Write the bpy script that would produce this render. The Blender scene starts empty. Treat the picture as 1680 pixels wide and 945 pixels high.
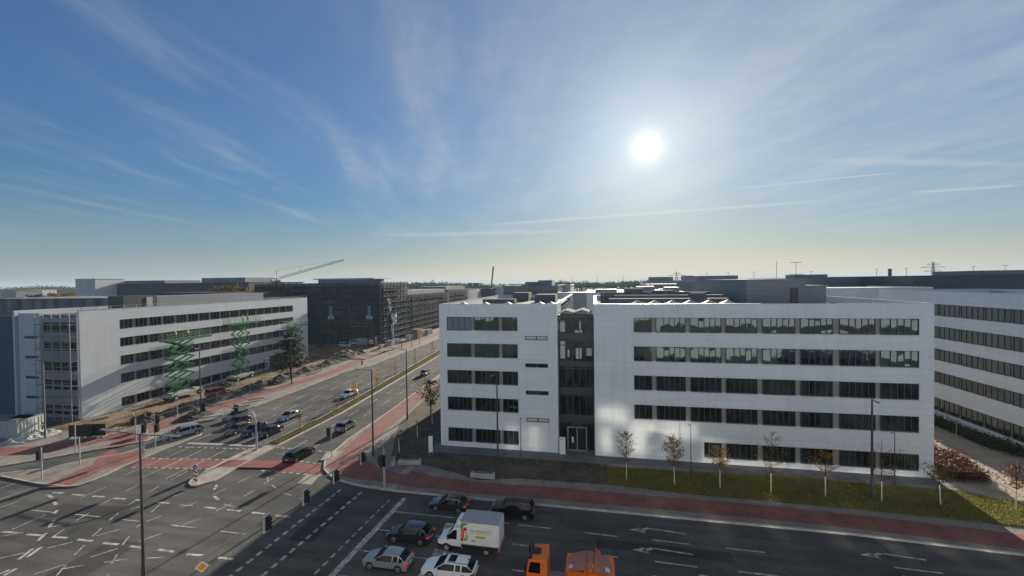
import bpy, bmesh, math, random
from mathutils import Vector, Matrix
R = math.radians
rnd = random.Random(7)
SC = bpy.context.scene
HAZE = 0.00015
COL = SC.collection

# ------------------------------------------------------------------ camera, world, sun, exposure
F, W0, H0, CX, CY = 680.0, 1680.0, 945.0, 840.0, 472.5
CAMZ = 21.0
YAW, PITCH, ROLL = math.atan(135 / F), math.atan((462 - 472.5) / F), R(0.75)
fw = Vector((-math.sin(YAW) * math.cos(PITCH), math.cos(YAW) * math.cos(PITCH), math.sin(PITCH)))
rt0 = Vector((math.cos(YAW), math.sin(YAW), 0)); up0 = rt0.cross(fw)
rt = rt0 * math.cos(ROLL) - up0 * math.sin(ROLL); up = up0 * math.cos(ROLL) + rt0 * math.sin(ROLL)
cd = bpy.data.cameras.new('camera'); cam = bpy.data.objects.new('camera', cd); COL.objects.link(cam)
cd.sensor_width = 36; cd.lens = 36 * F / W0; cd.clip_start = 0.2; cd.clip_end = 20000
M4 = Matrix((rt, up, -fw)).transposed().to_4x4(); M4.translation = (0, 0, CAMZ); cam.matrix_world = M4
SC.camera = cam

def ray(px, py): return rt * ((px - CX) / F) - up * ((py - CY) / F) + fw
def at(px, py, z=0.0):                       # survey: point of the level z seen at a pixel of the photograph
    d = ray(px, py); t = (z - CAMZ) / d.z; return Vector((d.x * t, d.y * t, z))
def on(px, py, y):                           # same on the upright plane y
    d = ray(px, py); t = y / d.y; return Vector((d.x * t, y, CAMZ + d.z * t))
def onx(px, py, x):
    d = ray(px, py); t = x / d.x; return Vector((x, d.y * t, CAMZ + d.z * t))

SUN_EL, SUN_AZ = R(16.87), R(6.9)
sdir = Vector((math.sin(SUN_AZ) * math.cos(SUN_EL), math.cos(SUN_AZ) * math.cos(SUN_EL), math.sin(SUN_EL)))
ld = bpy.data.lights.new('sun', 'SUN'); ld.energy = 5.0; ld.angle = R(0.5); ld.color = (1.0, 0.90, 0.76)
lo = bpy.data.objects.new('sun', ld); COL.objects.link(lo); lo.rotation_euler = sdir.to_track_quat('Z', 'Y').to_euler()
SC.view_settings.view_transform = 'Standard'; SC.view_settings.look = 'None'
SC.view_settings.exposure = 0.9; SC.view_settings.gamma = 1.0
try: SC.view_settings.use_curve_mapping = False
except Exception: pass
try:
    SC.cycles.max_bounces = 6; SC.cycles.diffuse_bounces = 3; SC.cycles.glossy_bounces = 3; SC.cycles.transmission_bounces = 4
    SC.cycles.caustics_reflective = True; SC.cycles.caustics_refractive = False
    SC.cycles.blur_glossy = 0.0; SC.cycles.use_guiding = True; SC.cycles.use_surface_guiding = True; SC.cycles.guiding_training_samples = 128   # sun thrown back by the windows opposite
    SC.cycles.sample_clamp_indirect = 12.0; SC.cycles.use_denoising = True
except Exception: pass

wd = bpy.data.worlds.new('World'); SC.world = wd; wd.use_nodes = True
class NT:
    def __init__(s, tree): s.t = tree
    def n(s, typ, ins=None, **kw):
        nd = s.t.nodes.new(typ)
        for k, v in kw.items(): setattr(nd, k, v)
        for k, v in (ins or {}).items():
            if hasattr(v, 'is_linked') or isinstance(v, bpy.types.NodeSocket): s.t.links.new(v, nd.inputs[k])
            else: nd.inputs[k].default_value = v
        return nd
    def m(s, op, a, b=0.0, c=None):
        ins = {0: a, 1: b}
        if c is not None: ins[2] = c
        return s.n('ShaderNodeMath', ins, operation=op).outputs[0]
    def mix(s, fac, a, b, mode='MIX'):
        return s.n('ShaderNodeMix', {0: fac, 6: a, 7: b}, data_type='RGBA', blend_type=mode).outputs[2]
    def mr(s, v, a, b, c=0.0, d=1.0, interp='SMOOTHSTEP'):
        return s.n('ShaderNodeMapRange', {0: v, 1: a, 2: b, 3: c, 4: d}, interpolation_type=interp).outputs[0]
def c4(c): return (c[0], c[1], c[2], 1.0)

def build_world():
    t = wd.node_tree; t.nodes.clear(); N = NT(t)
    sky = N.n('ShaderNodeTexSky', sky_type='NISHITA', sun_disc=False, sun_elevation=SUN_EL, sun_rotation=SUN_AZ,
              altitude=50, air_density=1.0, dust_density=0.45, ozone_density=2.4)
    d = N.n('ShaderNodeTexCoord').outputs['Generated']
    nrm = N.n('ShaderNodeVectorMath', {0: d}, operation='NORMALIZE').outputs[0]
    sx = N.n('ShaderNodeSeparateXYZ', {0: nrm}); x, y, z = sx.outputs
    zc = N.m('MAXIMUM', z, 0.02)
    u = N.m('DIVIDE', x, zc); v = N.m('DIVIDE', y, zc)
    # --- cirrus, streaks running along the line of sight
    uw = N.n('ShaderNodeCombineXYZ', {0: N.m('MULTIPLY', u, 1.0), 1: N.m('MULTIPLY', v, 1.0), 2: 0.0}).outputs[0]
    warp = N.n('ShaderNodeTexNoise', {'Vector': uw, 'Scale': 0.55, 'Detail': 3.0, 'Roughness': 0.55})
    wv = N.m('MULTIPLY', N.m('SUBTRACT', warp.outputs[0], 0.5), .9)
    ur = N.m('ADD', u, N.m('MULTIPLY', v, 0.32)); 
    sv = N.n('ShaderNodeCombineXYZ', {0: N.m('ADD', N.m('MULTIPLY', ur, 2.0), wv), 1: N.m('MULTIPLY', v, 0.42), 2: 3.7}).outputs[0]
    n1 = N.n('ShaderNodeTexNoise', {'Vector': sv, 'Scale': 1.15, 'Detail': 9.0, 'Roughness': 0.58}).outputs[0]
    n2 = N.n('ShaderNodeTexNoise', {'Vector': uw, 'Scale': 0.35, 'Detail': 2.0, 'Roughness': 0.5}).outputs[0]
    side = N.m('ADD', N.m('MULTIPLY', x, 1.0), N.m('MULTIPLY', y, 0.35))          # thin veil thicker towards the sun and the right
    cover = N.mr(N.m('ADD', side, N.m('MULTIPLY', N.m('SUBTRACT', n2, .5), .9)), -.75, .75, 0.0, 1.0, 'SMOOTHSTEP')
    cl = N.mr(n1, N.m('SUBTRACT', 0.46, N.m('MULTIPLY', cover, 0.16)), 0.86, 0.0, 1.0, 'SMOOTHSTEP')
    cl = N.m('ADD', N.m('MULTIPLY', cl, .85), N.m('MULTIPLY', cover, .72))
    cl = N.m('MULTIPLY', cl, N.mr(z, 0.02, 0.2, 0.25, 1.0))
    # --- contrails: straight bands on the cloud layer
    fine = N.n('ShaderNodeTexNoise', {'Vector': uw, 'Scale': 6.0, 'Detail': 4.0}).outputs[0]
    trails = None
    for (a, b, w, k) in (((760, 372), (1390, 327), .20, .45), ((1180, 312), (1500, 280), .05, .55), ((1480, 317), (1690, 303), .11, .45), ((600, 387), (960, 379), .5, .3), ((1300, 262), (1690, 270), .16, .22)):
        da, db = ray(*a), ray(*b); pa = Vector((da.x / da.z, da.y / da.z)); pb = Vector((db.x / db.z, db.y / db.z))
        e = (pb - pa); L = e.length; e /= L; nn = Vector((-e.y, e.x))
        dist = N.m('ABSOLUTE', N.m('ADD', N.m('ADD', N.m('MULTIPLY', u, nn.x), N.m('MULTIPLY', v, nn.y)), N.m('ADD', N.m('MULTIPLY', N.m('SUBTRACT', fine, .5), w * .8), -pa.dot(nn))))
        al = N.m('ADD', N.m('ADD', N.m('MULTIPLY', u, e.x), N.m('MULTIPLY', v, e.y)), -pa.dot(e))
        g = N.m('MULTIPLY', N.mr(dist, 0.0, w, 1.0, 0.0), N.m('MULTIPLY', N.mr(al, 0, L * .25), N.mr(al, L * .8, L, 1, 0)))
        g = N.m('MULTIPLY', g, k * 1.5)
        trails = g if trails is None else N.m('MAXIMUM', trails, g)
    cl = N.m('MINIMUM', N.m('ADD', N.m('MULTIPLY', N.m('MULTIPLY', cl, N.mr(fine, .3, .72, .82, 1.12, 'LINEAR')), 0.74), N.m('MULTIPLY', trails, .5)), 0.93)
    # --- light round the sun
    dt = N.n('ShaderNodeVectorMath', {0: nrm, 1: tuple(sdir)}, operation='DOT_PRODUCT').outputs['Value']
    dp = N.m('MAXIMUM', dt, 0.0)
    g1 = N.m('MULTIPLY', N.m('POWER', dp, 1500.0), 0.22)
    g2 = N.m('MULTIPLY', N.m('POWER', dp, 90.0), 0.14)
    g3 = N.m('MULTIPLY', N.m('POWER', dp, 9.0), 0.03)
    disc = N.m('MULTIPLY', N.mr(dt, math.cos(R(1.75)), math.cos(R(1.35))), 6.0)
    glow = N.m('ADD', N.m('ADD', g1, g2), N.m('ADD', g3, disc))
    s0 = N.n('ShaderNodeVectorMath', {0: sky.outputs[0], 1: (0.050, 0.050, 0.050)}, operation='MULTIPLY').outputs[0]
    # high thin veil: compress the glare so that the whole sky stays below white
    sp = N.n('ShaderNodeSeparateXYZ', {0: s0})
    lum = N.m('ADD', N.m('MULTIPLY', sp.outputs[0], .3), N.m('ADD', N.m('MULTIPLY', sp.outputs[1], .55), N.m('MULTIPLY', sp.outputs[2], .15)))
    kk = N.m('DIVIDE', 1.0, N.m('ADD', 1.0, N.m('MULTIPLY', lum, 2.2)))
    s1 = N.n('ShaderNodeVectorMath', {0: s0, 'Scale': kk}, operation='SCALE').outputs[0]
    s1 = N.n('ShaderNodeVectorMath', {0: s1, 1: N.mix(N.mr(z, 0.0, .35), c4((.68, .94, 1.12)), c4((.62, .96, 1.28)))}, operation='MULTIPLY').outputs[0]
    cloudc = N.n('ShaderNodeVectorMath', {0: N.mix(0.6, s1, c4((.222, .236, .252))), 1: (1.22, 1.22, 1.18)}, operation='MULTIPLY').outputs[0]
    col = N.mix(cl, s1, cloudc)
    col = N.mix(N.m('MULTIPLY', trails, .6), col, c4((.345, .345, .34)))
    col = N.mix(1.0, col, N.n('ShaderNodeVectorMath', {0: (1.0, .93, .82), 'Scale': glow}, operation='SCALE').outputs[0], 'ADD')
    col = N.mix(N.mr(z, -.02, .17, .74, 0.0), col, N.mix(N.m('POWER', dp, 5.0), c4((.165, .205, .228)), c4((.46, .405, .325))))
    col = N.mix(N.m('MULTIPLY', N.mr(z, -.01, .075, .55, 0.0), N.m('POWER', dp, 2.5)), col, c4((.50, .43, .335)))
    bg = N.n('ShaderNodeBackground', {0: col, 1: 1.0})
    N.n('ShaderNodeOutputWorld', {0: bg.outputs[0]})
build_world()

# ------------------------------------------------------------------ materials
MATS = {}
def mat(name, base, rough=0.6, var=0.0, scale=3.0, metal=0.0, spec=0.5, bump=0.0, emit=None, estr=0.0, dark=None, ior=None, coat=0.0, stretch=None, fine=0.0, fscale=60.0):
    if name in MATS: return MATS[name]
    m = bpy.data.materials.new(name); m.use_nodes = True; t = m.node_tree; N = NT(t)
    b = t.nodes['Principled BSDF']; MATS[name] = m
    b.inputs['Roughness'].default_value = rough; b.inputs['Metallic'].default_value = metal
    b.inputs['Specular IOR Level'].default_value = spec
    if ior: b.inputs['IOR'].default_value = ior
    if coat: b.inputs['Coat Weight'].default_value = coat; b.inputs['Coat Roughness'].default_value = .05
    col = None
    co = N.n('ShaderNodeTexCoord').outputs['Object']
    if stretch: co = N.n('ShaderNodeMapping', {0: co, 3: stretch}).outputs[0]
    if var or bump:
        nz = N.n('ShaderNodeTexNoise', {'Vector': co, 'Scale': scale, 'Detail': 6.0, 'Roughness': 0.62})
        dk = dark or tuple(c * (1 - var) for c in base)
        lt = tuple(min(1, c * (1 + var * .6)) for c in base)
        col = N.mix(N.mr(nz.outputs[0], .3, .7), c4(dk), c4(lt))
        if bump:
            t.links.new(N.n('ShaderNodeBump', {'Height': nz.outputs[0], 'Strength': bump, 'Distance': .05}).outputs[0], b.inputs['Normal'])
    if fine:
        nf = N.n('ShaderNodeTexNoise', {'Vector': co, 'Scale': fscale, 'Detail': 3.0, 'Roughness': 0.7})
        f = N.mr(nf.outputs[0], .3, .7, 1 - fine, 1 + fine)
        src = col if col else N.n('ShaderNodeRGB').outputs[0]
        if not col: src.default_value = c4(base)
        col = N.n('ShaderNodeVectorMath', {0: src, 'Scale': f}, operation='SCALE').outputs[0]
    if col: t.links.new(col, b.inputs['Base Color'])
    else: b.inputs['Base Color'].default_value = c4(base)
    if emit:
        b.inputs['Emission Color'].default_value = c4(emit); b.inputs['Emission Strength'].default_value = estr
    return m
def mat_panel(name, base, w, h, joint=.72, rough=.45, jw=.018, tint=.04, ox=0.0, oz=0.0):
    if name in MATS: return MATS[name]
    m = mat(name, base, rough); t = m.node_tree; N = NT(t); b = t.nodes['Principled BSDF']
    sx = N.n('ShaderNodeSeparateXYZ', {0: N.n('ShaderNodeTexCoord').outputs['Object']})
    v = N.n('ShaderNodeCombineXYZ', {0: N.m('ADD', N.m('ADD', sx.outputs[0], sx.outputs[1]), 200.0 + ox), 1: N.m('ADD', sx.outputs[2], 20.0 + oz), 2: 0.0}).outputs[0]
    br = N.n('ShaderNodeTexBrick', {'Vector': v, 'Color1': c4(base), 'Color2': c4([c * (1 - tint) for c in base]), 'Mortar': c4([c * joint for c in base]),
             'Scale': 1.0, 'Mortar Size': jw, 'Mortar Smooth': .1, 'Brick Width': w, 'Row Height': h}, offset=0.0)
    nz = N.n('ShaderNodeTexNoise', {'Vector': v, 'Scale': .35, 'Detail': 5.0, 'Roughness': .6})
    wt = N.n('ShaderNodeTexNoise', {'Vector': N.n('ShaderNodeMapping', {0: v, 3: (2.2, .12, 1)}).outputs[0], 'Scale': 1.0, 'Detail': 5.0, 'Roughness': .6})
    f = N.m('MULTIPLY', N.mr(nz.outputs[0], .3, .7, .95, 1.01), N.mr(wt.outputs[0], .35, .75, 1.01, .94))
    col = N.n('ShaderNodeVectorMath', {0: br.outputs[0], 'Scale': f}, operation='SCALE').outputs[0]
    t.links.new(col, b.inputs['Base Color'])
    return m
def mat_paver(name, base, w, h, joint=.6, var=.25, rough=.85):
    if name in MATS: return MATS[name]
    m = mat(name, base, rough); t = m.node_tree; N = NT(t); b = t.nodes['Principled BSDF']
    co = N.n('ShaderNodeTexCoord').outputs['Object']
    br = N.n('ShaderNodeTexBrick', {'Vector': co, 'Color1': c4(base), 'Color2': c4([c * (1 - var) for c in base]), 'Mortar': c4([c * joint for c in base]),
             'Scale': 1.0, 'Mortar Size': .012, 'Brick Width': w, 'Row Height': h})
    nz = N.n('ShaderNodeTexNoise', {'Vector': co, 'Scale': .5, 'Detail': 7.0, 'Roughness': .65})
    col = N.n('ShaderNodeVectorMath', {0: br.outputs[0], 'Scale': N.mr(nz.outputs[0], .3, .7, .72, 1.12)}, operation='SCALE').outputs[0]
    t.links.new(col, b.inputs['Base Color']); return m
def mat_asphalt(name, base):
    m = mat(name, base, .9, spec=.25); t = m.node_tree; N = NT(t); b = t.nodes['Principled BSDF']
    co = N.n('ShaderNodeTexCoord').outputs['Object']
    big = N.n('ShaderNodeTexNoise', {'Vector': co, 'Scale': .12, 'Detail': 6.0, 'Roughness': .65}).outputs[0]
    st = N.n('ShaderNodeTexNoise', {'Vector': N.n('ShaderNodeMapping', {0: co, 3: (.12, 1.3, 1)}).outputs[0], 'Scale': .7, 'Detail': 5.0, 'Roughness': .6}).outputs[0]
    fi = N.n('ShaderNodeTexNoise', {'Vector': co, 'Scale': 9.0, 'Detail': 5.0, 'Roughness': .8}).outputs[0]
    cr = N.n('ShaderNodeTexVoronoi', {'Vector': N.n('ShaderNodeVectorMath', {0: co, 1: N.n('ShaderNodeTexNoise', {'Vector': co, 'Scale': .8}).outputs[1]}, operation='ADD').outputs[0], 'Scale': .09}, feature='DISTANCE_TO_EDGE').outputs['Distance']
    f = N.m('MULTIPLY', N.m('MULTIPLY', N.mr(big, .35, .65, .70, 1.22), N.mr(st, .35, .65, .78, 1.12)), N.m('MULTIPLY', N.mr(fi, .3, .7, .72, 1.3), N.mr(cr, 0.0, .007, .74, 1.0)))
    t.links.new(N.n('ShaderNodeVectorMath', {0: c4(base)[:3], 'Scale': f}, operation='SCALE').outputs[0], b.inputs['Base Color'])
    t.links.new(N.n('ShaderNodeBump', {'Height': fi, 'Strength': .25, 'Distance': .02}).outputs[0], b.inputs['Normal'])
    t.links.new(N.mr(big, .3, .7, .8, .95), b.inputs['Roughness'])
    return m
def mat_glass(name, base=(.012, .015, .018), ior=1.9, wob=.012, rough=.03):
    m = mat(name, base, rough, ior=ior); t = m.node_tree; N = NT(t); b = t.nodes['Principled BSDF']; b.inputs['Specular Tint'].default_value = (.72, .92, 1, 1)
    co = N.n('ShaderNodeNewGeometry').outputs['Position']
    nz = N.n('ShaderNodeTexNoise', {'Vector': co, 'Scale': .55, 'Detail': 2.0})
    t.links.new(N.n('ShaderNodeBump', {'Height': nz.outputs[0], 'Strength': 1.0, 'Distance': wob}).outputs[0], b.inputs['Normal'])
    # rooms behind: uneven darkness
    bx = N.n('ShaderNodeTexNoise', {'Vector': N.n('ShaderNodeMapping', {0: co, 3: (.9, .9, .4)}).outputs[0], 'Scale': .8, 'Detail': 3.0}).outputs[0]
    t.links.new(N.mix(N.mr(bx, .4, .7), c4([c * .5 for c in base]), c4([c * 2.6 for c in base])), b.inputs['Base Color'])
    return m

ASPH = mat_asphalt('asphalt', (.088, .084, .078)); ASPH2 = mat_asphalt('old_asphalt', (.085, .084, .082))
PAINT = mat('road_paint', (.40, .385, .34), .85, var=.55, scale=2.2, fine=.3, fscale=14, spec=.2)
PAVE = mat_paver('grey_pavers', (.265, .235, .195), .3, .2)
PAVEL = mat_paver('pale_slabs', (.37, .33, .27), .6, .4)
PAVED = mat_paver('dark_pavers', (.17, .17, .175), .3, .2)
REDP = mat_paver('red_pavers', (.27, .105, .082), .22, .11, joint=.7, var=.3)
REDA = mat('red_coating', (.23, .075, .06), .75, var=.25, scale=1.2, fine=.18)
KERB = mat('kerb_stone', (.42, .40, .36), .8, var=.2, scale=2)
SOIL = mat('soil', (.20, .135, .075), .95, var=.55, scale=.35, bump=.5, fine=.35, fscale=5)
SOILD = mat('dark_soil', (.055, .045, .036), .95, var=.5, scale=.8, bump=.6, fine=.4, fscale=6)
MULCH = mat('planting_soil', (.075, .062, .046), .95, var=.5, scale=.5, bump=.4, fine=.35, fscale=9)
GRASSB = mat('lawn_base', (.085, .11, .03), .9, var=.5, scale=.5, fine=.4, fscale=8)
WALL = mat_panel('white_panels', (.70, .74, .77), 3.74, .68, joint=.78)
WALL2 = mat_panel('white_cladding', (.55, .575, .60), 4.6, 1.15, joint=.86)
PIER = mat('grey_pier', (.26, .25, .245), .6, var=.1)
FRAME = mat('window_frame', (.055, .055, .058), .45)
GLASS = mat_glass('window_glass'); GLASS2 = mat_glass('dim_glass', (.018, .022, .028), 1.75, .01)
BLIND = mat('window_blind', (.16, .19, .23), .6, var=.1, scale=8)
ROOF = mat('roof_felt', (.20, .19, .18), .9, var=.35, scale=.4, fine=.2, fscale=4)
ROOFL = mat('roof_metal', (.38, .38, .38), .5, metal=.3, var=.1)
DUCT = mat('duct_grey', (.17, .175, .18), .95, var=.25, spec=.15)
LOUV = mat('grey_louvre', (.20, .215, .24), .6, var=.15, scale=.6, stretch=(.2, .2, 9))
METAL = mat('galvanised', (.36, .365, .37), .6, metal=.15, var=.15)
POLE = mat('grey_pole', (.16, .165, .17), .5, var=.1)
DPOLE = mat('dark_pole', (.045, .045, .05), .5)
BLACK = mat('black_plastic', (.015, .015, .016), .5)
RUBBER = mat('rubber', (.02, .02, .02), .8)
RIM = mat('rim', (.45, .45, .46), .3, metal=.8)
CARG = mat('car_glass', (.006, .007, .008), .06, ior=1.4, spec=.22)
RED = mat('red_lens', (.25, .01, .01), .25); BRAKE = mat('lit_brake_lamp', (.5, .02, .02), .3, emit=(1, .04, .02), estr=.16)
LAMP = mat('headlamp', (.6, .62, .65), .1, spec=.8)
WHITE = mat('white_paint', (.78, .78, .78), .35, var=.04); PLATE = mat('number_plate', (.7, .7, .66), .4)
ORANGE = mat('orange_paint', (.75, .16, .02), .4, var=.06); TARP = mat('orange_tarp', (.36, .15, .10), .7, var=.12, scale=2)
GREEN = mat('green_paint', (.015, .15, .04), .45, var=.1); BLUE = mat('blue_paint', (.02, .07, .25), .45)
CONC = mat('concrete', (.36, .35, .33), .85, var=.2, scale=1.5, fine=.12, fscale=25)
BARK = mat('bark', (.07, .052, .04), .9, var=.3, scale=8); LIME = mat('limed_bark', (.62, .59, .52), .8, var=.2, scale=6)
HIVIS = mat('hi_vis_yellow', (.62, .80, .02), .6); HIORG = mat('hi_vis_orange', (.85, .14, .02), .6)
NAVY = mat('dark_trousers', (.03, .035, .05), .8); SKIN = mat('skin', (.5, .32, .24), .5)
NETT = mat('scaffold_net', (.042, .052, .058), .85, var=.35, scale=.5, fine=.25, fscale=3)
NETG = mat('green_net', (.045, .062, .05), .85, var=.35, scale=.5, fine=.3, fscale=3)
STEEL = mat('scaffold_tube', (.34, .34, .33), .5, metal=.3, var=.2); DECK = mat('scaffold_deck', (.30, .28, .24), .8, var=.3)
WOOD = mat('timber', (.32, .22, .12), .85, var=.3, scale=4)

# ------------------------------------------------------------------ mesh helpers
class MB:
    def __init__(s): s.v = []; s.f = []; s.m = []; s.mi = 0
    def add(s, vs, fs, mi=None):
        o = len(s.v); s.v += [tuple(p) for p in vs]; s.f += [tuple(i + o for i in f) for f in fs]
        s.m += [s.mi if mi is None else mi] * len(fs); return s
    def box(s, x0, y0, z0, x1, y1, z1, mi=None, M=None):
        vs = [Vector(p) for p in ((x0, y0, z0), (x1, y0, z0), (x1, y1, z0), (x0, y1, z0), (x0, y0, z1), (x1, y0, z1), (x1, y1, z1), (x0, y1, z1))]
        if M: vs = [M @ p for p in vs]
        return s.add(vs, [(3, 2, 1, 0), (4, 5, 6, 7), (0, 1, 5, 4), (1, 2, 6, 5), (2, 3, 7, 6), (3, 0, 4, 7)], mi)
    def tube(s, p0, p1, r0, r1=None, n=8, mi=None, cap=True):
        p0, p1 = Vector(p0), Vector(p1); r1 = r0 if r1 is None else r1
        d = (p1 - p0); d = d.normalized() if d.length > 1e-6 else Vector((0, 0, 1))
        a = d.orthogonal().normalized(); b = d.cross(a); vs = []
        for p, r in ((p0, r0), (p1, r1)):
            for i in range(n):
                t = 2 * math.pi * i / n; vs.append(p + (a * math.cos(t) + b * math.sin(t)) * r)
        fs = [(i, (i + 1) % n, n + (i + 1) % n, n + i) for i in range(n)]
        if cap: fs += [tuple(range(n - 1, -1, -1)), tuple(range(n, 2 * n))]
        return s.add(vs, fs, mi)
    def bar(s, p0, p1, w, h, mi=None):
        p0, p1 = Vector(p0), Vector(p1); d = (p1 - p0).normalized()
        upv = Vector((0, 0, 1)) if abs(d.z) < .95 else Vector((1, 0, 0))
        a = d.cross(upv).normalized() * (w / 2); b = a.cross(d).normalized() * (h / 2)
        vs = [p0 - a - b, p0 + a - b, p0 + a + b, p0 - a + b, p1 - a - b, p1 + a - b, p1 + a + b, p1 - a + b]
        return s.add(vs, [(3, 2, 1, 0), (4, 5, 6, 7), (0, 1, 5, 4), (1, 2, 6, 5), (2, 3, 7, 6), (3, 0, 4, 7)], mi)
    def poly(s, pts, z0, z1, mi=None):            # upright prism on an outline (x, y)
        n = len(pts); vs = [(p[0], p[1], z0) for p in pts] + [(p[0], p[1], z1) for p in pts]
        return s.add(vs, [tuple(range(n - 1, -1, -1)), tuple(range(n, 2 * n))] + [(i, (i + 1) % n, n + (i + 1) % n, n + i) for i in range(n)], mi)
    def sheet(s, pts, z, mi=None): return s.add([(p[0], p[1], z) for p in pts], [tuple(range(len(pts)))], mi)
    def strip(s, pts, off0, off1, z0, z1=None, mi=None):   # band along a polyline between two side offsets (left positive)
        P = [Vector((p[0], p[1])) for p in pts]; n = len(P); A = []; B = []
        for i in range(n):
            d = (P[min(i + 1, n - 1)] - P[max(i - 1, 0)]).normalized(); nn = Vector((-d.y, d.x))
            A.append(P[i] + nn * off0); B.append(P[i] + nn * off1)
        if z1 is None:
            return s.add([(p.x, p.y, z0) for p in A] + [(p.x, p.y, z0) for p in B], [(i, i + 1, n + i + 1, n + i) for i in range(n - 1)], mi)
        vs = [(p.x, p.y, z) for z in (z0, z1) for L in (A, B) for p in L]; fs = []
        for i in range(n - 1):
            a, b, c, d_ = i, n + i, 2 * n + i, 3 * n + i
            fs += [(c, c + 1, d_ + 1, d_), (a, a + 1, c + 1, c), (b + 1, b, d_, d_ + 1)]
        fs += [(0, n, 3 * n, 2 * n), (n - 1, 2 * n - 1, 4 * n - 1, 3 * n - 1)]
        return s.add(vs, fs, mi)
    def line(s, a, b, w, z, mi=None):
        a, b = Vector((a[0], a[1])), Vector((b[0], b[1])); d = (b - a).normalized(); n = Vector((-d.y, d.x)) * (w / 2)
        return s.add([(q.x, q.y, z) for q in (a - n, b - n, b + n, a + n)], [(0, 1, 2, 3)], mi)
    def dashes(s, a, b, w, z, on_, off):
        a, b = Vector((a[0], a[1])), Vector((b[0], b[1])); L = (b - a).length; d = (b - a) / L; t = 0
        while t < L - .1:
            s.line(a + d * t, a + d * min(L, t + on_), w, z); t += on_ + off
        return s
    def build(s, name, mats, parent=None, smooth=False, M=None, bevel=0):
        me = bpy.data.meshes.new(name); me.from_pydata(s.v, [], s.f)
        if not isinstance(mats, (list, tuple)): mats = [mats]
        for m in mats: me.materials.append(m)
        if len(mats) > 1: me.polygons.foreach_set('material_index', s.m)
        if smooth: me.polygons.foreach_set('use_smooth', [True] * len(s.f))
        bm = bmesh.new(); bm.from_mesh(me); bmesh.ops.recalc_face_normals(bm, faces=bm.faces)
        if bevel: bmesh.ops.bevel(bm, geom=list(bm.edges), offset=bevel, segments=1, affect='EDGES')
        bm.to_mesh(me); bm.free(); me.update()
        if smooth:
            try: me.set_sharp_from_angle(angle=R(38))
            except Exception: pass
        o = bpy.data.objects.new(name, me); COL.objects.link(o)
        if parent: o.parent = parent
        if M: o.matrix_local = M
        return o
def tag(o, label, cat, group=None):
    o['label'] = label; o['category'] = cat
    if group: o['group'] = group
    return o
def thing(name, label, cat, loc=(0, 0, 0), rz=0.0, group=None):
    o = bpy.data.objects.new(name, None); COL.objects.link(o); o.empty_display_size = .3
    o.location = loc; o.rotation_euler = (0, 0, rz); return tag(o, label, cat, group)
def kind(o, k='structure'): o['kind'] = k; return o
def dup(root, loc, rz, label, group=None):
    r = root.copy(); COL.objects.link(r); r.location = loc; r.rotation_euler = (0, 0, rz); r['label'] = label
    if group: r['group'] = group
    for ch in list(root.children):
        c = ch.copy(); COL.objects.link(c); c.parent = r
        for g in list(ch.children):
            d = g.copy(); COL.objects.link(d); d.parent = c
    return r
def XY(*pts): return [at(*p)[:2] for p in pts]

# ------------------------------------------------------------------ ground
def grid_sheet(name, x0, x1, y0, y1, nx, ny, zf, m):
    b = MB(); vs = [(x0 + (x1 - x0) * i / nx, y0 + (y1 - y0) * j / ny) for j in range(ny + 1) for i in range(nx + 1)]
    b.add([(x, y, zf(x, y)) for x, y in vs], [(j * (nx + 1) + i, j * (nx + 1) + i + 1, (j + 1) * (nx + 1) + i + 1, (j + 1) * (nx + 1) + i) for j in range(ny) for i in range(nx)])
    return b.build(name, m, smooth=True)
land = mat('far_land', (.085, .085, .055), .95, var=.5, scale=.012, fine=.3, fscale=.15)
kind(MB().sheet([(-5200, -300), (5200, -300), (5200, 6500), (-5200, 6500)], -.06).build('ground', land))
def hillz(x, y): return 33 + 14 * math.sin(x * .0011 + .8) + 8 * math.sin(x * .0031) + 3 * math.sin(x * .011)
b = MB(); xs = [-600 + i * 60 for i in range(86)]
for (yy, k) in ((5200, 0), (5600, 1), (6200, .4)): b.v += [(x, yy, max(0, hillz(x, yy) * min(1, max(0, (x + 500) / 1500)) * k) - .5) for x in xs]
n = len(xs); b.f = [(j * n + i, j * n + i + 1, (j + 1) * n + i + 1, (j + 1) * n + i) for j in range(2) for i in range(n - 1)]; b.m = [0] * len(b.f)
kind(b.build('hills', mat('hill_woods', (.05, .06, .04), .95, var=.3, scale=.01), smooth=True))

E_KERB = [(130, 34.5), (60, 36.0), (32, 37.4), (20, 38.1), (-12, 38.2)] + XY((640, 806), (606, 801), (580, 796), (556, 789), (540, 781), (531, 771), (532, 758), (545, 744), (570, 722)) + [(-32.9, 58), (-33.6, 72), (-34.5, 86), (-37, 111), (-41, 160), (-48, 250), (-64, 460)]
W_KERB = XY((0, 766), (67, 755), (150, 740), (237, 725)) + [(-59.6, 52), (-57.6, 61), (-57.6, 70), (-58.2, 86), (-56.2, 95), (-56.6, 131), (-59, 175), (-66, 250), (-82, 460)]
MED_R = [(-40.4, 46.5), (-40.2, 60), (-41.4, 78.5), (-43.6, 111), (-47.5, 160), (-55, 250), (-70, 460)]
MED_L = [(-42.5, 46.5), (-42.3, 57), (-43.2, 72), (-44.9, 91), (-47.2, 118), (-51, 160), (-58.5, 250), (-74, 460)]
b = MB().sheet([(-190, -14), (130, -14)] + E_KERB + [(-64, 470), (-82, 470)] + W_KERB[::-1] + [(-190, 45)], 0.0)
kind(b.build('road_asphalt', ASPH))
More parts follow.
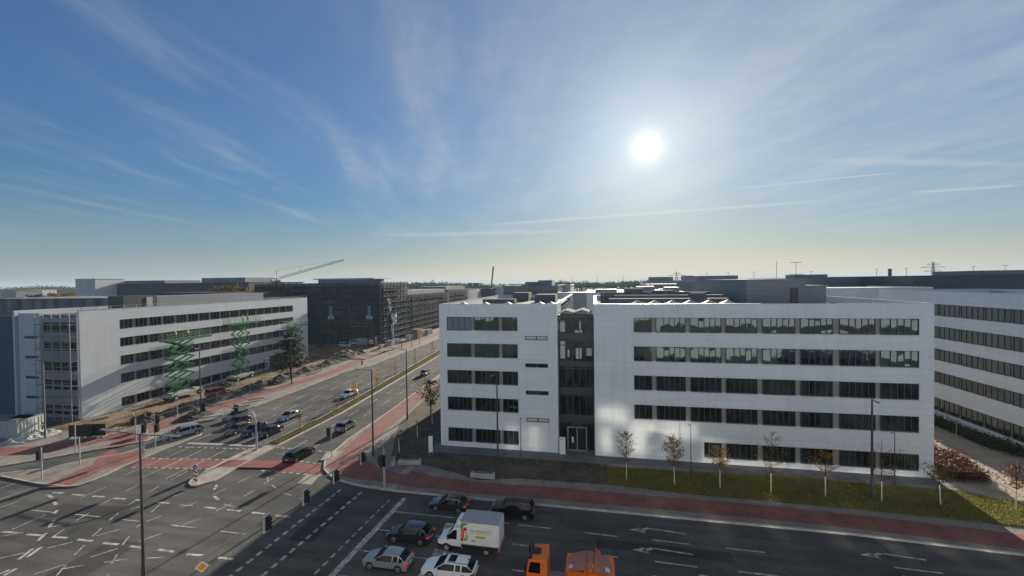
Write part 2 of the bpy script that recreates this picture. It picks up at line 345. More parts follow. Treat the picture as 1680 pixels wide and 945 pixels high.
# pavements: raised slabs with kerbs
def pavement(name, outline, m, z=.12): return kind(MB().poly(outline, -.05, z).build(name, m))
pavement('pavement_east', E_KERB + [(-62, 462), (60, 462), (130, 300)], PAVE)
pavement('pavement_west', W_KERB + [(-140, 462), (-190, 300), (-190, 46)], PAVE)
ISL = XY((0, 778), (71, 770), (110, 762), (150, 753), (197, 746), (237, 734), (300, 719), (332, 711), (328, 716), (262, 742), (200, 768), (172, 782), (150, 791), (130, 798), (110, 800), (60, 795), (0, 783))
pavement('traffic_island', ISL + [(-90, 34.5), (-90, 37)], PAVE)
MTIP = XY((309, 794), (314, 788), (339, 773.5), (371, 756), (405, 740))
MLOW = XY((411, 757), (387, 769.5), (352, 789.5), (325, 798), (314, 798))
med = MTIP + MED_L + MED_R[::-1] + MLOW
pavement('median_kerb', med, PAVEL)
gr = [(-42.25, 47.0), (-40.75, 47.0), (-40.55, 60), (-41.75, 78.5), (-43.95, 111), (-47.9, 160), (-55.4, 250), (-70.3, 458), (-73.6, 458), (-58.1, 250), (-50.6, 160), (-46.8, 118), (-44.5, 91), (-42.85, 72), (-41.95, 57)]
kind(MB().poly(gr, .1, .17).build('median_lawn', mat('median_grass', (.10, .11, .03), .95, var=.45, scale=.8, fine=.4, fscale=6)))
k = MB(); k.strip(E_KERB, 0.02, -.16, -.04, .145); k.strip(W_KERB, -.02, .16, -.04, .145); k.strip(ISL, .0, -.15, -.04, .14)
k.strip(MED_R, -.02, .2, -.04, .15); k.strip(MED_L, .02, -.2, -.04, .15); k.strip(MLOW + [MTIP[0]] + MTIP, .02, -.15, -.04, .145)
kind(k.build('kerb', KERB))
# cycle tracks of red pavers
t = MB()
t.strip([(130, 36.2), (60, 37.7), (33, 39.2), (26, 39.8), (17, 40.3), (7, 40.4), (-4.5, 40.4), (-12, 40.2), (-17, 40.6), (-20.5, 41.5)], -1.2, 1.2, .126)
t.sheet(XY((700, 804), (655, 797), (620, 791), (587, 789), (566, 784), (548, 776), (536, 766), (548, 757), (566, 741), (598, 741), (604, 757), (620, 768), (660, 781), (700, 791.5)), .127)
t.strip([(p.x, p.y) for p in (at(582, 741), at(610, 712), at(640, 688), at(680, 655))] + [(-31.3, 80), (-32.2, 88), (-34.6, 111), (-38.6, 160), (-45.3, 250)], -1.55, 1.55, .126)
t.strip([(p.x, p.y) for p in (at(-60, 745), at(0, 743), at(60, 740), at(125, 730), at(180, 719), at(235, 709), at(300, 688), at(330, 678), at(400, 655), at(538, 614), at(568, 602), at(606, 585), at(663, 566), at(715, 550))] + [(-72, 210), (-76, 260)], -1.5, 1.5, .126)
t.strip(XY((88, 801), (150, 772), (185, 758), (215, 750), (236, 745)), -1.35, 1.35, .1262)
t.sheet(XY((146, 771), (160, 753), (198, 746), (237, 739), (238, 752), (184, 768)), .1268); t.sheet(XY((178, 736), (186, 722), (238, 708), (244, 722), (196, 734)), .1264)
kind(t.build('cycle_track', REDP))
t = MB(); t.sheet(XY((237, 753), (375, 755.5), (358, 768), (216, 765.5)), .004); t.sheet(XY((480, 757), (531, 765), (529, 778), (428, 770.5)), .004); t.sheet(XY((154, 752), (186, 736), (198, 744.5), (162, 751.5)), .004)
t.strip([(p.x, p.y) for p in (at(375, 756), at(480, 757.5), at(428, 770), at(358, 767.5))][:2], -1.9, 0, .126)
kind(t.build('cycle_crossing', REDA))
t = MB(); t.sheet(XY((487, 793), (504, 778.5), (526, 778.5), (511, 795)), .004); kind(t.build('crossing_slab', PAVEL))
t = MB()
for q in (((600, 801), (609, 797), (628, 800), (619, 806)), ((631, 806), (641, 795.5), (652, 796.5), (643, 808)), ((659, 777), (671, 766), (681, 766.5), (669, 779)), ((525, 757), (537, 742), (558, 742), (548, 754)), ((588, 748), (592, 741), (612, 742), (610, 751))): t.sheet(XY(*q), .131)
kind(t.build('tactile_paving', PAVEL))
# ground along the main building: soil bed, lawn strip, dark apron, path, far lawn, plaza
kind(MB().sheet([(-28, 55)] + XY((640, 757), (700, 765), (745, 777), (785, 790), (850, 787), (1000, 797.5)) + [(1.3, 47.9), (-19.9, 48.0), (-20.6, 78), (-31, 80), (-28.8, 58)], .128).build('planting_bed', MULCH))
LAWN = [(1.0, 43.1), (9.9, 42.5), (19.8, 42.3), (27.2, 42.0), (33.4, 41.6), (60, 39.5), (60, 43.4), (36.5, 46.4), (34, 47.6), (29, 47.4), (20.8, 48.0), (8.2, 47.4), (1.5, 47.3)]
kind(MB().poly(LAWN, .05, .15).build('lawn', GRASSB))
kind(MB().sheet([(-20.3, 48.2), (34.8, 48.2), (34.8, 50.4), (-20.3, 50.4)], .132).build('apron', PAVED))
kind(MB().sheet([(34.4, 48.3), (36.5, 46.5), (60, 43.5), (60, 52), (46.6, 60), (46.6, 150), (34.4, 150)], .13).build('plaza', mat('sandy_paving', (.36, .30, .22), .9, var=.2, scale=.6, fine=.2, fscale=8)))
kind(MB().sheet([(46.6, 60), (60, 44), (60, 150), (46.6, 150)], .134).build('shrub_bed', MULCH))
# building-site ground
def soilz(x, y): return .15 + .10 * math.sin(x * .9 + y * .31) * math.sin(y * .7) + .22 * max(0, math.sin(y * .23 + x * .5)) * (1 if x > -72 else .3) + rnd.uniform(-.05, .05)
wx0 = -79.2
kind(grid_sheet('site_soil', -79.0, -67.2, 43.6, 128, 30, 180, lambda x, y: soilz(x, y) * min(1, (y - 42) / 6) + (.0 if x < -67.6 else -.1), SOIL))
kind(grid_sheet('site_ground', -135, -62.0, 103.5, 127, 60, 30, lambda x, y: .12 + soilz(x, y), SOIL))
kind(grid_sheet('spoil_bank', -70.3, -66.2, 52, 112, 16, 150, lambda x, y: .16 + max(0, 1 - abs(x + 68.3) / 2.0) * (.55 + .35 * math.sin(y * .8) + .3 * math.sin(y * 2.3 + 1)) + rnd.uniform(-.07, .1), SOILD))

# painted markings
mk = MB(); z = .008
def seg(ox, oy, s, lst, w):
    for x0, y0, x1, y1 in lst:
        mk.line(at(ox + x0 / s, oy + y0 / s), at(ox + x1 / s, oy + y1 / s), w, z + rnd.random() * .003)
seg(0, 780, 5.6, [(0, 220, 290, 118), (0, 297, 180, 235), (110, 498, 420, 360), (740, 205, 970, 110), (920, 272, 1040, 210), (1180, 272, 1255, 222), (1145, 148, 1262, 92), (1365, 155, 1465, 98), (1545, 208, 1680, 165), (1390, 338, 1465, 272), (1200, 310, 1300, 283), (1005, 412, 1090, 345), (700, 415, 820, 345), (690, 357, 920, 382), (1340, 425, 1490, 372), (1110, 405, 1310, 425), (1255, 478, 1305, 435), (1565, 455, 1680, 465), (285, 318, 490, 340), (440, 478, 610, 448), (480, 570, 595, 492), (850, 560, 935, 482), (885, 555, 1095, 497), (1125, 637, 1190, 557), (1280, 605, 1490, 532), (435, 668, 670, 612), (685, 730, 778, 640), (835, 750, 1080, 672), (0, 762, 220, 712), (10, 560, 215, 525), (315, 908, 585, 822), (520, 920, 610, 822), (560, 862, 765, 825), (955, 800, 1165, 768), (1025, 812, 1075, 728), (1345, 762, 1510, 752), (0, 120, 160, 65), (980, 920, 1000, 905)], .10)
seg(0, 780, 5.6, [(15, 518, 160, 528), (245, 542, 385, 550), (475, 565, 615, 575), (712, 590, 850, 603), (950, 622, 1090, 635), (1195, 650, 1310, 665), (1455, 683, 1600, 700), (345, 603, 425, 530), (485, 158, 583, 163), (660, 175, 770, 183), (850, 190, 958, 198), (1040, 210, 1155, 217), (1245, 225, 1300, 232), (1445, 247, 1560, 257), (430, 178, 485, 205), (492, 245, 520, 270), (495, 352, 530, 318), (450, 475, 500, 410), (170, 775, 300, 675), (245, 755, 380, 658), (0, 905, 85, 870), (40, 920, 150, 855)], .24)
seg(280, 680, 3.567, [(395, 400, 462, 365), (430, 478, 490, 443), (245, 470, 320, 437), (545, 408, 600, 372), (565, 360, 570, 390), (590, 412, 620, 435), (655, 458, 705, 473), (60, 548, 155, 512), (55, 530, 130, 533), (265, 565, 360, 520), (310, 525, 370, 540), (0, 650, 148, 663), (65, 650, 178, 605), (290, 683, 435, 700), (0, 385, 100, 330), (-30, 310, 60, 265)], .10)
seg(280, 680, 3.567, [(255, 440, 270, 412), (255, 478, 280, 500), (195, 543, 265, 550), (330, 558, 410, 566), (470, 573, 550, 582), (615, 592, 700, 600), (95, 818, 188, 825), (275, 838, 365, 848), (765, 490, 820, 502)], .24)
mk.dashes(at(559, 803), at(372, 950), .28, z, .55, .35); mk.dashes(at(593, 807.5), at(424, 950), .28, z, .55, .35)
mk.dashes(at(639, 820), at(508, 950), .16, z, .55, .35); mk.line(at(664, 817.5), at(530, 960), .5, z + .004)
for y0 in (34.9, 32.1, 29.3, 26.5): mk.line((-18.3, y0), (-7.5 if y0 > 30 else -8.5, y0), .13, z)
seg(840, 780, 4.0, [(45, 325, 253, 348), (470, 375, 692, 402), (915, 423, 1165, 452), (1405, 478, 1660, 506), (0, 450, 125, 465), (600, 525, 692, 538), (935, 565, 1218, 602), (1478, 630, 1760, 666), (0, 620, 100, 633), (1225, 655, 1290, 662)], .15)
seg(1240, 780, 3.818, [(868, 577, 1172, 614), (1350, 640, 1650, 675), (0, 615, 140, 630)], .15)
def arrow(tail, tip, zz):                      # lane arrow bending left
    a, b_ = Vector(tail[:2]), Vector(tip[:2]); d = (b_ - a).normalized(); nn = Vector((-d.y, d.x))
    if nn.y < 0: nn = -nn
    L = (b_ - a).length
    def P(u, v): q = a + d * (u * L) + nn * v; return (q.x, q.y, zz)
    mk.add([P(0, -.08), P(.62, -.08), P(.62, .08), P(0, .08)], [(0, 1, 2, 3)])
    mk.add([P(.62, -.08), P(.76, -.55), P(.84, -.45), P(.68, .08)], [(0, 1, 2, 3)])
    mk.add([P(.70, -.75), P(1.0, -.62), P(.80, -.1)], [(0, 1, 2)])
arrow(at(1125, 876), at(1032, 862), z); arrow(at(1137, 910), at(1036, 894), z); arrow(at(1520, 919), at(1404, 902), z); arrow(at(1575, 955), at(1442, 941), z)
arrow(at(1150, 958), at(1040, 939), z)
for (bx, by) in ((730, 861), (712, 905), (690, 938)):
    p = at(bx, by); mk.add([(p.x, p.y - .55, z), (p.x + 1.9, p.y - .12, z), (p.x + 1.9, p.y + .12, z), (p.x, p.y + .35, z)], [(0, 1, 2, 3)])
for (dx, y0, y1) in ((0, 46, 78), (0, 78, 111), (0, 111, 160), (0, 160, 250)):
    off = lambda y: (-1.2 * max(0, min(1, (y - 60) / 18.5)) - max(0, y - 78.5) * .068 - max(0, y - 111) * .012)
    for xr in (-38.0, -35.5): mk.dashes((xr + off(y0), y0), (xr + off(y1), y1), .13, z, 3.0, 3.6 if y0 < 100 else 6.0)
    for xl in (-45.0, -47.8, -50.6, -53.4):
        if y0 < 50: mk.line((xl, 46.6), (xl, 58), .13, z); mk.dashes((xl, 60), (xl + off(y1), y1), .13, z, 3.0, 3.6)
        else: mk.dashes((xl + off(y0), y0), (xl + off(y1), y1), .13, z, 3.0, 3.6 if y0 < 100 else 6.0)
mk.line(at(308, 727), at(421, 731.5), .5, z); mk.dashes(at(293, 733), at(410, 737), .2, z, .5, .4); mk.dashes(at(452, 734), at(535, 741), .2, z, .5, .4)
for a_, b_ in (((237, 752), (375, 754)), ((216, 767), (358, 769.5)), ((482, 755.5), (545, 763.5)), ((428, 772), (527, 780))): mk.dashes(at(*a_), at(*b_), .25, z + .003, .5, .4)
for xx in (-46, -49, -51.5): mk.line((xx, 36.5), (xx - .3, 44.5), .11, z)
mk.line(at(150, 790), at(262, 741), .1, .132)
kind(mk.build('road_markings', PAINT))
pt = MB(); rp = random.Random(3)
for (x, y, w, d, a_) in ((-46, 30, 9, 2.2, .1), (-38, 24.5, 3, 5, .0), (-24, 33, 2.2, 7, .05), (-60, 28, 12, 1.4, -.1), (-33, 20, 14, 1.2, .3), (5, 33.5, 10, 1.2, 0), (18, 30, 2.5, 4, 0), (-12, 24.5, 8, 1.1, .02), (-38, 62, 1.6, 9, 0), (-48, 72, 1.4, 14, 0), (-36, 95, 1.5, 12, .05), (-52, 66, 2, 5, 0)):
    c_, s_ = math.cos(a_), math.sin(a_); pt.sheet([(x + u * c_ - v * s_, y + u * s_ + v * c_) for u, v in ((-w / 2, -d / 2), (w / 2, -d / 2), (w / 2, d / 2), (-w / 2, d / 2))], .004 + rp.random() * .0015)
kind(pt.build('asphalt_patches', mat_asphalt('patch_asphalt', (.052, .051, .050))))
def patch(b, px, py, w, d, z): p = at(px, py); b.box(p.x - w / 2, p.y - d / 2, z - .01, p.x + w / 2, p.y + d / 2, z)
b = MB()
for (px, py) in ((430, 860), (560, 812), (120, 870), (300, 905), (820, 855), (1010, 905), (1180, 935), (640, 700)): p = at(px, py); b.tube((p.x, p.y, .0), (p.x, p.y, .006), .34, n=14)
kind(b.build('manhole_covers', mat('cast_iron', (.035, .035, .036), .6, var=.2)))

# ------------------------------------------------------------------ buildings with ribbon windows
FR_CACHE = {}
def window_unit(w, h, split, gm, key, deep=.10):
    """frame with mullions + pane meshes for one window, local origin bottom left, facing -y"""
    kx = (round(w, 2), round(h, 2), split, gm.name, key)
    if kx in FR_CACHE: return FR_CACHE[kx]
    fr = MB(); f = .06
    fr.box(0, 0, 0, w, deep, f); fr.box(0, 0, h - f, w, deep, h); fr.box(0, 0, f, f, deep, h - f); fr.box(w - f, 0, f, w, deep, h - f)
    fr.box(-.02, -.05, -.05, w + .02, deep, -.002)
    for s in split: fr.box(w * s - .035, .005, f, w * s + .035, deep - .01, h - f)
    o = fr.build('window', FRAME); p = MB(); cuts = [0.0] + list(split) + [1.0]
    for a, c in zip(cuts[:-1], cuts[1:]):
        t = rnd.uniform(-.004, .004); t2 = rnd.uniform(-.004, .004)
        x0, x1 = w * a + .03, w * c - .03
        p.add([(x0, .06 + t, f), (x1, .06 + t2, f), (x1, .06 - t, h - f), (x0, .06 - t2, h - f)], [(0, 1, 2, 3)])
    q = p.build('pane', gm)
    me = (o.data, q.data); bpy.data.objects.remove(o); bpy.data.objects.remove(q)
    FR_CACHE[kx] = me; return me
def add_window(root, x, y, z, w, h, split=(.28, .45, .63, .81), gm=None, key=0, rz=0):
    fm, pm = window_unit(w, h, split, gm or GLASS, key)
    o = bpy.data.objects.new('window', fm); COL.objects.link(o); o.parent = root; o.location = (x, y, z); o.rotation_euler = (0, 0, rz)
    p = bpy.data.objects.new('pane', pm); COL.objects.link(p); p.parent = o; return o
def ribbon_wall(mb, x0, x1, z0, z1, rows, depth=.3, rec=.12):
    """wall slab facing -y at y=0 with long openings; rows = [(xa, xb, za, zb)] sorted upward; slot 0 wall, slot 1 pier plate"""
    zc = z0
    for (xa, xb, za, zb) in rows:
        mb.box(x0, 0, zc, x1, depth, za, 0)
        if xa > x0: mb.box(x0, 0, za, xa, depth, zb, 0)
        if xb < x1: mb.box(xb, 0, za, x1, depth, zb, 0)
        mb.box(xa, rec, za, xb, depth, zb, 1); zc = zb
    mb.box(x0, 0, zc, x1, depth, z1, 0)

# --- main white office building
FY = 50.1
main = thing('office_building', 'white panelled office with dark ribbon windows and glazed entrance slot, mid photo', 'building', (0, FY, .12))
ZB = [(.68, 2.38), (4.68, 6.33), (8.08, 9.75), (11.45, 13.15), (14.83, 16.5)]; HT = 18.05
wl = MB(); ribbon_wall(wl, -19.5, -4.45, 0, HT, [(-18.5, -9.33, a, c) for a, c in ZB], .4)
wl.box(-19.5, .4, 0, -19.1, 38, HT, 0); wl.box(-4.85, .4, 0, -4.45, 6, HT, 0); wl.box(-19.1, 37.6, 0, -4.45, 38, HT, 0)
wl.box(-19.1, .4, 16.9, -4.85, 37.6, 17.2, 2); wl.box(-4.45, 5, 0, -.1, 5.4, 16.0, 2)
ribbon_wall(wl, -.1, 34.2, 0, HT, [(12.05 if i == 0 else 4.45, 32.9, a, c) for i, (a, c) in enumerate(ZB)], .4)
wl.box(-.1, .4, 0, .3, 6, HT, 0); wl.box(33.8, .4, 0, 34.2, 28, HT, 0); wl.box(-.1, 27.6, 0, 33.8, 28, HT, 0); wl.box(.3, .4, 16.9, 33.8, 27.6, 17.2, 2)
wl.build('wall', [WALL, PIER, ROOF], main)
cp = MB()
for (x0, x1, d) in ((-19.5, -4.45, 38), (-.1, 34.2, 28)):
    cp.box(x0 - .03, -.03, HT, x1 + .03, .43, HT + .06); cp.box(x0 - .03, .43, HT, x0 + .43, d, HT + .06); cp.box(x1 - .43, .43, HT, x1 + .03, d, HT + .06); cp.box(x0 + .43, d - .43, HT, x1 - .43, d, HT + .06)
cp.build('coping', ROOFL, main)
LG = [(-18.5, -15.3), (-14.86, -11.7), (-11.28, -9.36)]
RG = [(4.46, 6.48), (6.94, 10.16), (10.66, 13.95), (14.4, 17.64), (18.13, 21.4), (21.9, 25.02), (25.63, 28.99), (29.43, 32.87)]
SP4 = (.27, .45, .63, .81)
for i, (a, c) in enumerate(ZB):
    for j, (x0, x1) in enumerate(LG):
        gm = BLIND if (i == 4 and j == 0) else GLASS
        add_window(main, x0, .02, a, x1 - x0, c - a, (.33, .66) if x1 - x0 < 2.2 else ((.25, .5, .75) if gm is BLIND else SP4), gm, (i + j) % 3)
    for j, (x0, x1) in enumerate(RG):
        if i == 0:
            if x1 < 13: continue
            if x0 < 12.05: x0 = 12.05
        add_window(main, x0, .02, a, x1 - x0, c - a, (.3, .62) if x1 - x0 < 2.2 else SP4, GLASS, (i + j) % 3)
for (x0, z0) in ((-8.42, 13.68), (-8.4, 10.33), (-8.37, 6.98), (-8.34, 3.63)):
    f = MB(); f.box(x0, -.03, z0, x0 + 2.8, .02, z0 + .10); f.box(x0, -.03, z0 + .42, x0 + 2.8, .02, z0 + .5); f.box(x0, -.03, z0 + .1, x0 + .1, .02, z0 + .42); f.box(x0 + 2.7, -.03, z0 + .1, x0 + 2.8, .02, z0 + .42); f.box(x0 + 1.35, -.03, z0 + .1, x0 + 1.5, .02, z0 + .42)
    w = f.build('stair_window', FRAME, main); MB().box(x0 + .1, -.012, z0 + .1, x0 + 2.7, -.004, z0 + .42).build('pane', mat('slit_blind', (.50, .51, .50), .4) if z0 < 4 or z0 > 13 else GLASS, w)
# glazed entrance slot
gz = MB(); gz.box(-4.4, 1.3, .12, -.15, 1.34, 16.2); gl = gz.build('glazing', GLASS2, main)
fr = MB()
for xx in (-4.38, -3.5, -2.7, -1.9, -1.1, -.2): fr.box(xx - .04, 1.18, 0, xx + .04, 1.29, 16.3)
for zz in (3.4, 4.3, 6.8, 7.7, 10.1, 11.0, 13.5, 14.4, 15.9): fr.box(-4.42, 1.2, zz - .05, -.14, 1.285, zz + .05)
for zz in (3.5, 6.9, 10.25, 13.6): fr.box(-4.42, 1.22, zz + .06, -.14, 1.28, zz + .72)
fr.box(-4.42, 1.1, 16.3, -.14, 2.6, 16.7); fr.build('mullion', FRAME, main)
dr = MB(); dr.box(-3.45, 1.0, 0, -3.28, 1.17, 2.95); dr.box(-1.2, 1.0, 0, -1.03, 1.17, 2.95); dr.box(-3.28, 1.0, 2.8, -1.2, 1.17, 2.95); dr.box(-2.32, 1.0, 0, -2.16, 1.17, 2.8); dr.box(-3.28, 1.0, 0, -2.32, 1.17, .15); dr.box(-2.16, 1.0, 0, -1.2, 1.17, .15)
d = dr.build('entrance_door', mat('bronze_frame', (.22, .20, .17), .5), main); MB().box(-3.26, 1.08, .16, -1.22, 1.1, 2.78).build('pane', GLASS, d); MB().box(-2.9, 1.05, 1.0, -2.66, 1.07, 1.7).build('door_poster', PLATE, d)
for bx_ in ((-4.2, 1.24, 14.6, -3.62, 1.27, 16.0), (-4.2, 1.24, 13.0, -3.62, 1.27, 13.5), (-4.2, 1.24, 11.3, -3.62, 1.27, 12.9), (-3.3, 1.26, 11.5, -3.1, 1.29, 12.4), (-2.3, 1.26, 11.3, -1.6, 1.29, 12.6), (-1.0, 1.26, 11.7, -.4, 1.29, 12.6), (-2.4, 1.26, 14.5, -1.5, 1.29, 14.8), (-1.9, 1.26, 14.9, -1.65, 1.29, 16.0)): MB().box(*bx_).build('indoor_blind', mat('pale_blind', (.55, .56, .54), .7), main)
fz = MB(); xx = [-4.3, -3.5, -2.5, -1.5, -.4]; zz = [16.9, 17.25, 16.95, 17.3, 16.95]
fz.add([(x, 1.6, z) for x, z in zip(xx, zz)] + [(x, 6, z) for x, z in zip(xx, zz)] + [(x, 1.6, z - .12) for x, z in zip(xx, zz)], [(i, i + 1, 6 + i, 5 + i) for i in range(4)] + [(10 + i, 11 + i, i + 1, i) for i in range(4)])
fz.build('folded_skylight', DUCT, main)
# roof features
rf = MB()
for x in (5.2, 7.2, 9.2, 11.2, 13.3, 15.3): rf.add([(x - .75, 1.6, 18.0), (x + .75, 1.6, 18.0), (x + .75, 3.1, 18.0), (x - .75, 3.1, 18.0), (x, 2.35, 18.45)], [(0, 1, 4), (1, 2, 4), (2, 3, 4), (3, 0, 4), (3, 2, 1, 0)]); rf.box(x - .8, 1.55, 17.2, x + .8, 3.15, 18.0)
for x in (-17, -14, -11, -6.8, -5.4): rf.add([(x - .7, 1.6, 17.9), (x + .7, 1.6, 17.9), (x + .7, 3, 17.9), (x - .7, 3, 17.9), (x, 2.3, 18.3)], [(0, 1, 4), (1, 2, 4), (2, 3, 4), (3, 0, 4), (3, 2, 1, 0)]); rf.box(x - .75, 1.55, 17.2, x + .75, 3.05, 17.9)
rf.build('roof_light', mat('acrylic_dome', (.45, .45, .44), .6), main)
b = MB(); b.box(19.3, 8.4, 17.2, 26.2, 27.4, 20.6); b.box(26.2, 9.5, 17.2, 29, 24, 19.9); b.box(19.1, 8.2, 20.6, 26.4, 27.5, 20.75); b.build('plant_room', LOUV, main)
b = MB(); b.box(24.4, 8.3, 17.3, 25.3, 8.4, 19.6); b.build('plant_room_door', DPOLE, main)
b = MB(); b.box(2, 9, 17.2, 17.5, 11, 18.3); b.build('roof_duct', DUCT, main); b = MB(); b.box(3, 14, 17.2, 18.5, 15.5, 18.6); b.box(1, 20, 17.2, 18, 21, 18.9); b.box(5, 21.5, 17.2, 8, 24, 19.5); b.box(9, 17, 18, 12, 19, 19.2); b.box(13, 10.5, 18.3, 15, 12, 19.0)
b.build('roof_duct', DUCT, main)
for bx_ in ((-17, 12, 17.2, -12, 14, 18.2), (-10, 20, 17.2, -6.5, 25, 18.6), (-15, 26, 17.2, -12, 30, 18.8)): MB().box(*bx_).build('roof_duct', DUCT, main)
rl = MB()
for (x0, x1, y) in ((-1, 18, 26.5), (.5, 12, 13)):
    for q in range(int((x1 - x0) / 2.2)): rl.tube((x0 + q * 2.2 + .8, y, 17.2), (x0 + q * 2.2 + .8, y, 19.4), .035, n=5)
    rl.tube((x0, y, 19.4), (x1, y, 19.4), .035, n=5); rl.tube((x0, y, 18.7), (x1, y, 18.7), .03, n=5)
rl.build('roof_railing', METAL, main)

# --- wing on the right
wing = thing('office_building', 'white ribbon windowed wing running back at right edge, beyond the sandy path', 'building', (48.5, 83, .12), R(-90))
WR = [(1.5, 3.3), (5.5, 7.1), (8.8, 10.4), (11.95, 13.65), (15.2, 16.85)]
b = MB(); ribbon_wall(b, 0, 40, 0, 18.6, [(2, 38, a, c) for a, c in WR], .4); b.box(0, .4, 0, .4, 16, 18.6); b.box(39.6, .4, 0, 40, 16, 18.6); b.box(.4, 15.6, 0, 39.6, 16, 18.6); b.box(.4, .4, 17.6, 39.6, 15.6, 17.8, 2); b.build('wall', [WALL, PIER, ROOF], wing)
for a, c in WR:
    for j in range(10):
        x0 = 2.1 + j * 3.56; add_window(wing, x0, .03, a, 3.3, c - a, (.25, .5, .75), GLASS, 5 + j % 2)
b = MB(); b.box(.0, -.03, 18.6, 40, .43, 18.66); b.box(0, .43, 18.6, .43, 16, 18.66); b.box(39.57, .43, 18.6, 40, 16, 18.66); b.build('coping', ROOFL, wing)

# --- left white building under construction
left = thing('office_building', 'long white building with green lifts along its front, left of the avenue', 'building', (-79.2, 50.4, .1), R(90))
LR = [(.55, 2.0), (4.55, 6.1), (7.6, 9.15), (10.75, 12.2), (13.75, 15.3)]
b = MB(); ribbon_wall(b, 0, 52.6, 0, 17.2, [(5.6, 47 if i else 38, a, c) for i, (a, c) in enumerate(LR)], .4)
b.box(52.2, .4, 0, 52.6, 14, 17.2); b.box(0, 13.6, 0, 52.2, 14, 17.2); b.box(.3, .4, 16.2, 52.2, 13.6, 16.4, 2)
b.box(.3, .4, 0, .7, 1.2, 16.4, 0)
b.build('wall', [WALL2, PIER, ROOF], left)
for i, (a, c) in enumerate(LR):
    for j in range(17):
        x0 = 5.65 + j * 2.44
        if x0 + 2 > (47 if i else 38): break
        add_window(left, x0, .03, a, 2.0, c - a, (.3, .65), GLASS2, 8 + j % 3)
b = MB(); b.box(38.4, -.02, .1, 47, .1, 3.2); b.box(39, -.06, .2, 46, -.025, 3.0); b.build('ground_floor_shutter', FRAME, left)
b = MB(); b.box(9.5, 4.5, 16.4, 15.4, 8, 19.2, 1); b.box(15.4, 4.6, 16.4, 42, 12, 18.9, 0); b.box(13.4, 4.4, 16.5, 14.5, 4.5, 18.9, 2); b.build('plant_room', [LOUV, FRAME, METAL], left)
b = MB(); b.box(0, -.04, 17.2, 52.6, .45, 17.28)
for q in range(27): b.box(q * 2 + .3, -.02, 17.28, q * 2 + .4, .08, 17.75)
b.tube((0.3, .03, 17.7), (52.4, .03, 17.7), .025, n=4); b.build('roof_edge_rail', METAL, left)
# end wall: openings, behind the scaffold
b = MB()
for i, (a, c) in enumerate(LR):
    b.box(.4, .9, c, .7, 8.2, (LR[i + 1][0] if i < 4 else 16.6), 0); b.box(.75, .9, a, .8, 8.2, c, 1)
b.box(.4, .9, 0, .7, 8.2, LR[0][0], 0); b.build('end_wall', [mat('insulation', (.38, .40, .42), .9, var=.3), FRAME], left)
for i, (a, c) in enumerate(LR):
    for j in range(4): add_window(left, .5, 8.0 - j * 1.75, a, 1.55, c - a, (.5,), GLASS2, 12, R(-90))
b = MB(); b.box(.1, 8.4, .2, .5, 12.9, 16.8, 0); b.box(.5, 8.2, 0, .9, 30, 16.3, 1)
b.build('gable_panel', [WALL2, mat('membrane_blue', (.075, .105, .155), .7, var=.2)], left)
for zz in (3.0, 6.2, 9.5, 12.7): MB().box(.04, 8.9, zz, .09, 11.6, zz + .42).build('gable_slot', FRAME, left)

def scaffold(name, label, p0, p1, h, depth, bay=2.5, lift=2.0, net=None, drop=True, solid=.0, deckm=None):
    """scaffold along p0->p1 standing depth out on the right-hand side"""
    p0, p1 = Vector((p0[0], p0[1], 0)), Vector((p1[0], p1[1], 0)); L = (p1 - p0).length
    rz = math.atan2(p1.y - p0.y, p1.x - p0.x); root = thing(name, label, 'scaffold', p0, rz)
    s = MB(); n = max(1, int(L / bay)); lv = int(h / lift)
    for i in range(n + 1):
        x = L * i / n
        for y in (-.15, -depth): s.tube((x, y, 0), (x, y, h + .9), .045, n=5)
        for k in range(1, lv + 1): s.tube((x, -.1, k * lift), (x, -depth, k * lift), .035, n=4)
    for k in range(1, lv + 1):
        for dz in (.5, 1.0): s.tube((0, -depth, k * lift + dz), (L, -depth, k * lift + dz), .035, n=4)
        s.tube((0, -.15, k * lift + 1), (L, -.15, k * lift + 1), .03, n=4)
    for i in range(0, n, 3):
        for k in range(lv): s.tube((L * i / n, -depth - .03, k * lift), (L * (i + 1) / n, -depth - .03, (k + 1) * lift), .03, n=4)
    s.build('scaffold_pole', STEEL, root)
    d = MB()
    for k in range(1, lv + 1): d.box(0, -depth + .05, k * lift - .05, L, -.2, k * lift); d.box(0, -depth + .03, k * lift, L, -depth + .06, k * lift + .15)
    d.build('deck', deckm or DECK, root)
    if net:
        q = MB(); 
        for i in range(n):
            for k in range(lv):
                if rnd.random() < solid: 
                    a = L * i / n + .05; c = L * (i + 1) / n - .05; yy = -depth - .06 - rnd.random() * .05
                    q.add([(a, yy, k * lift + .05), (c, yy - rnd.random() * .1, k * lift + .05), (c, yy, (k + 1) * lift), (a, yy, (k + 1) * lift)], [(0, 1, 2, 3)])
        q.build('netting', net, root)
    return root
scaffold('scaffold', 'narrow tube scaffold on the left end of the long white building', (-86.2, 50.2), (-79.1, 50.2), 16.0, 1.1, 1.6, 1.9)

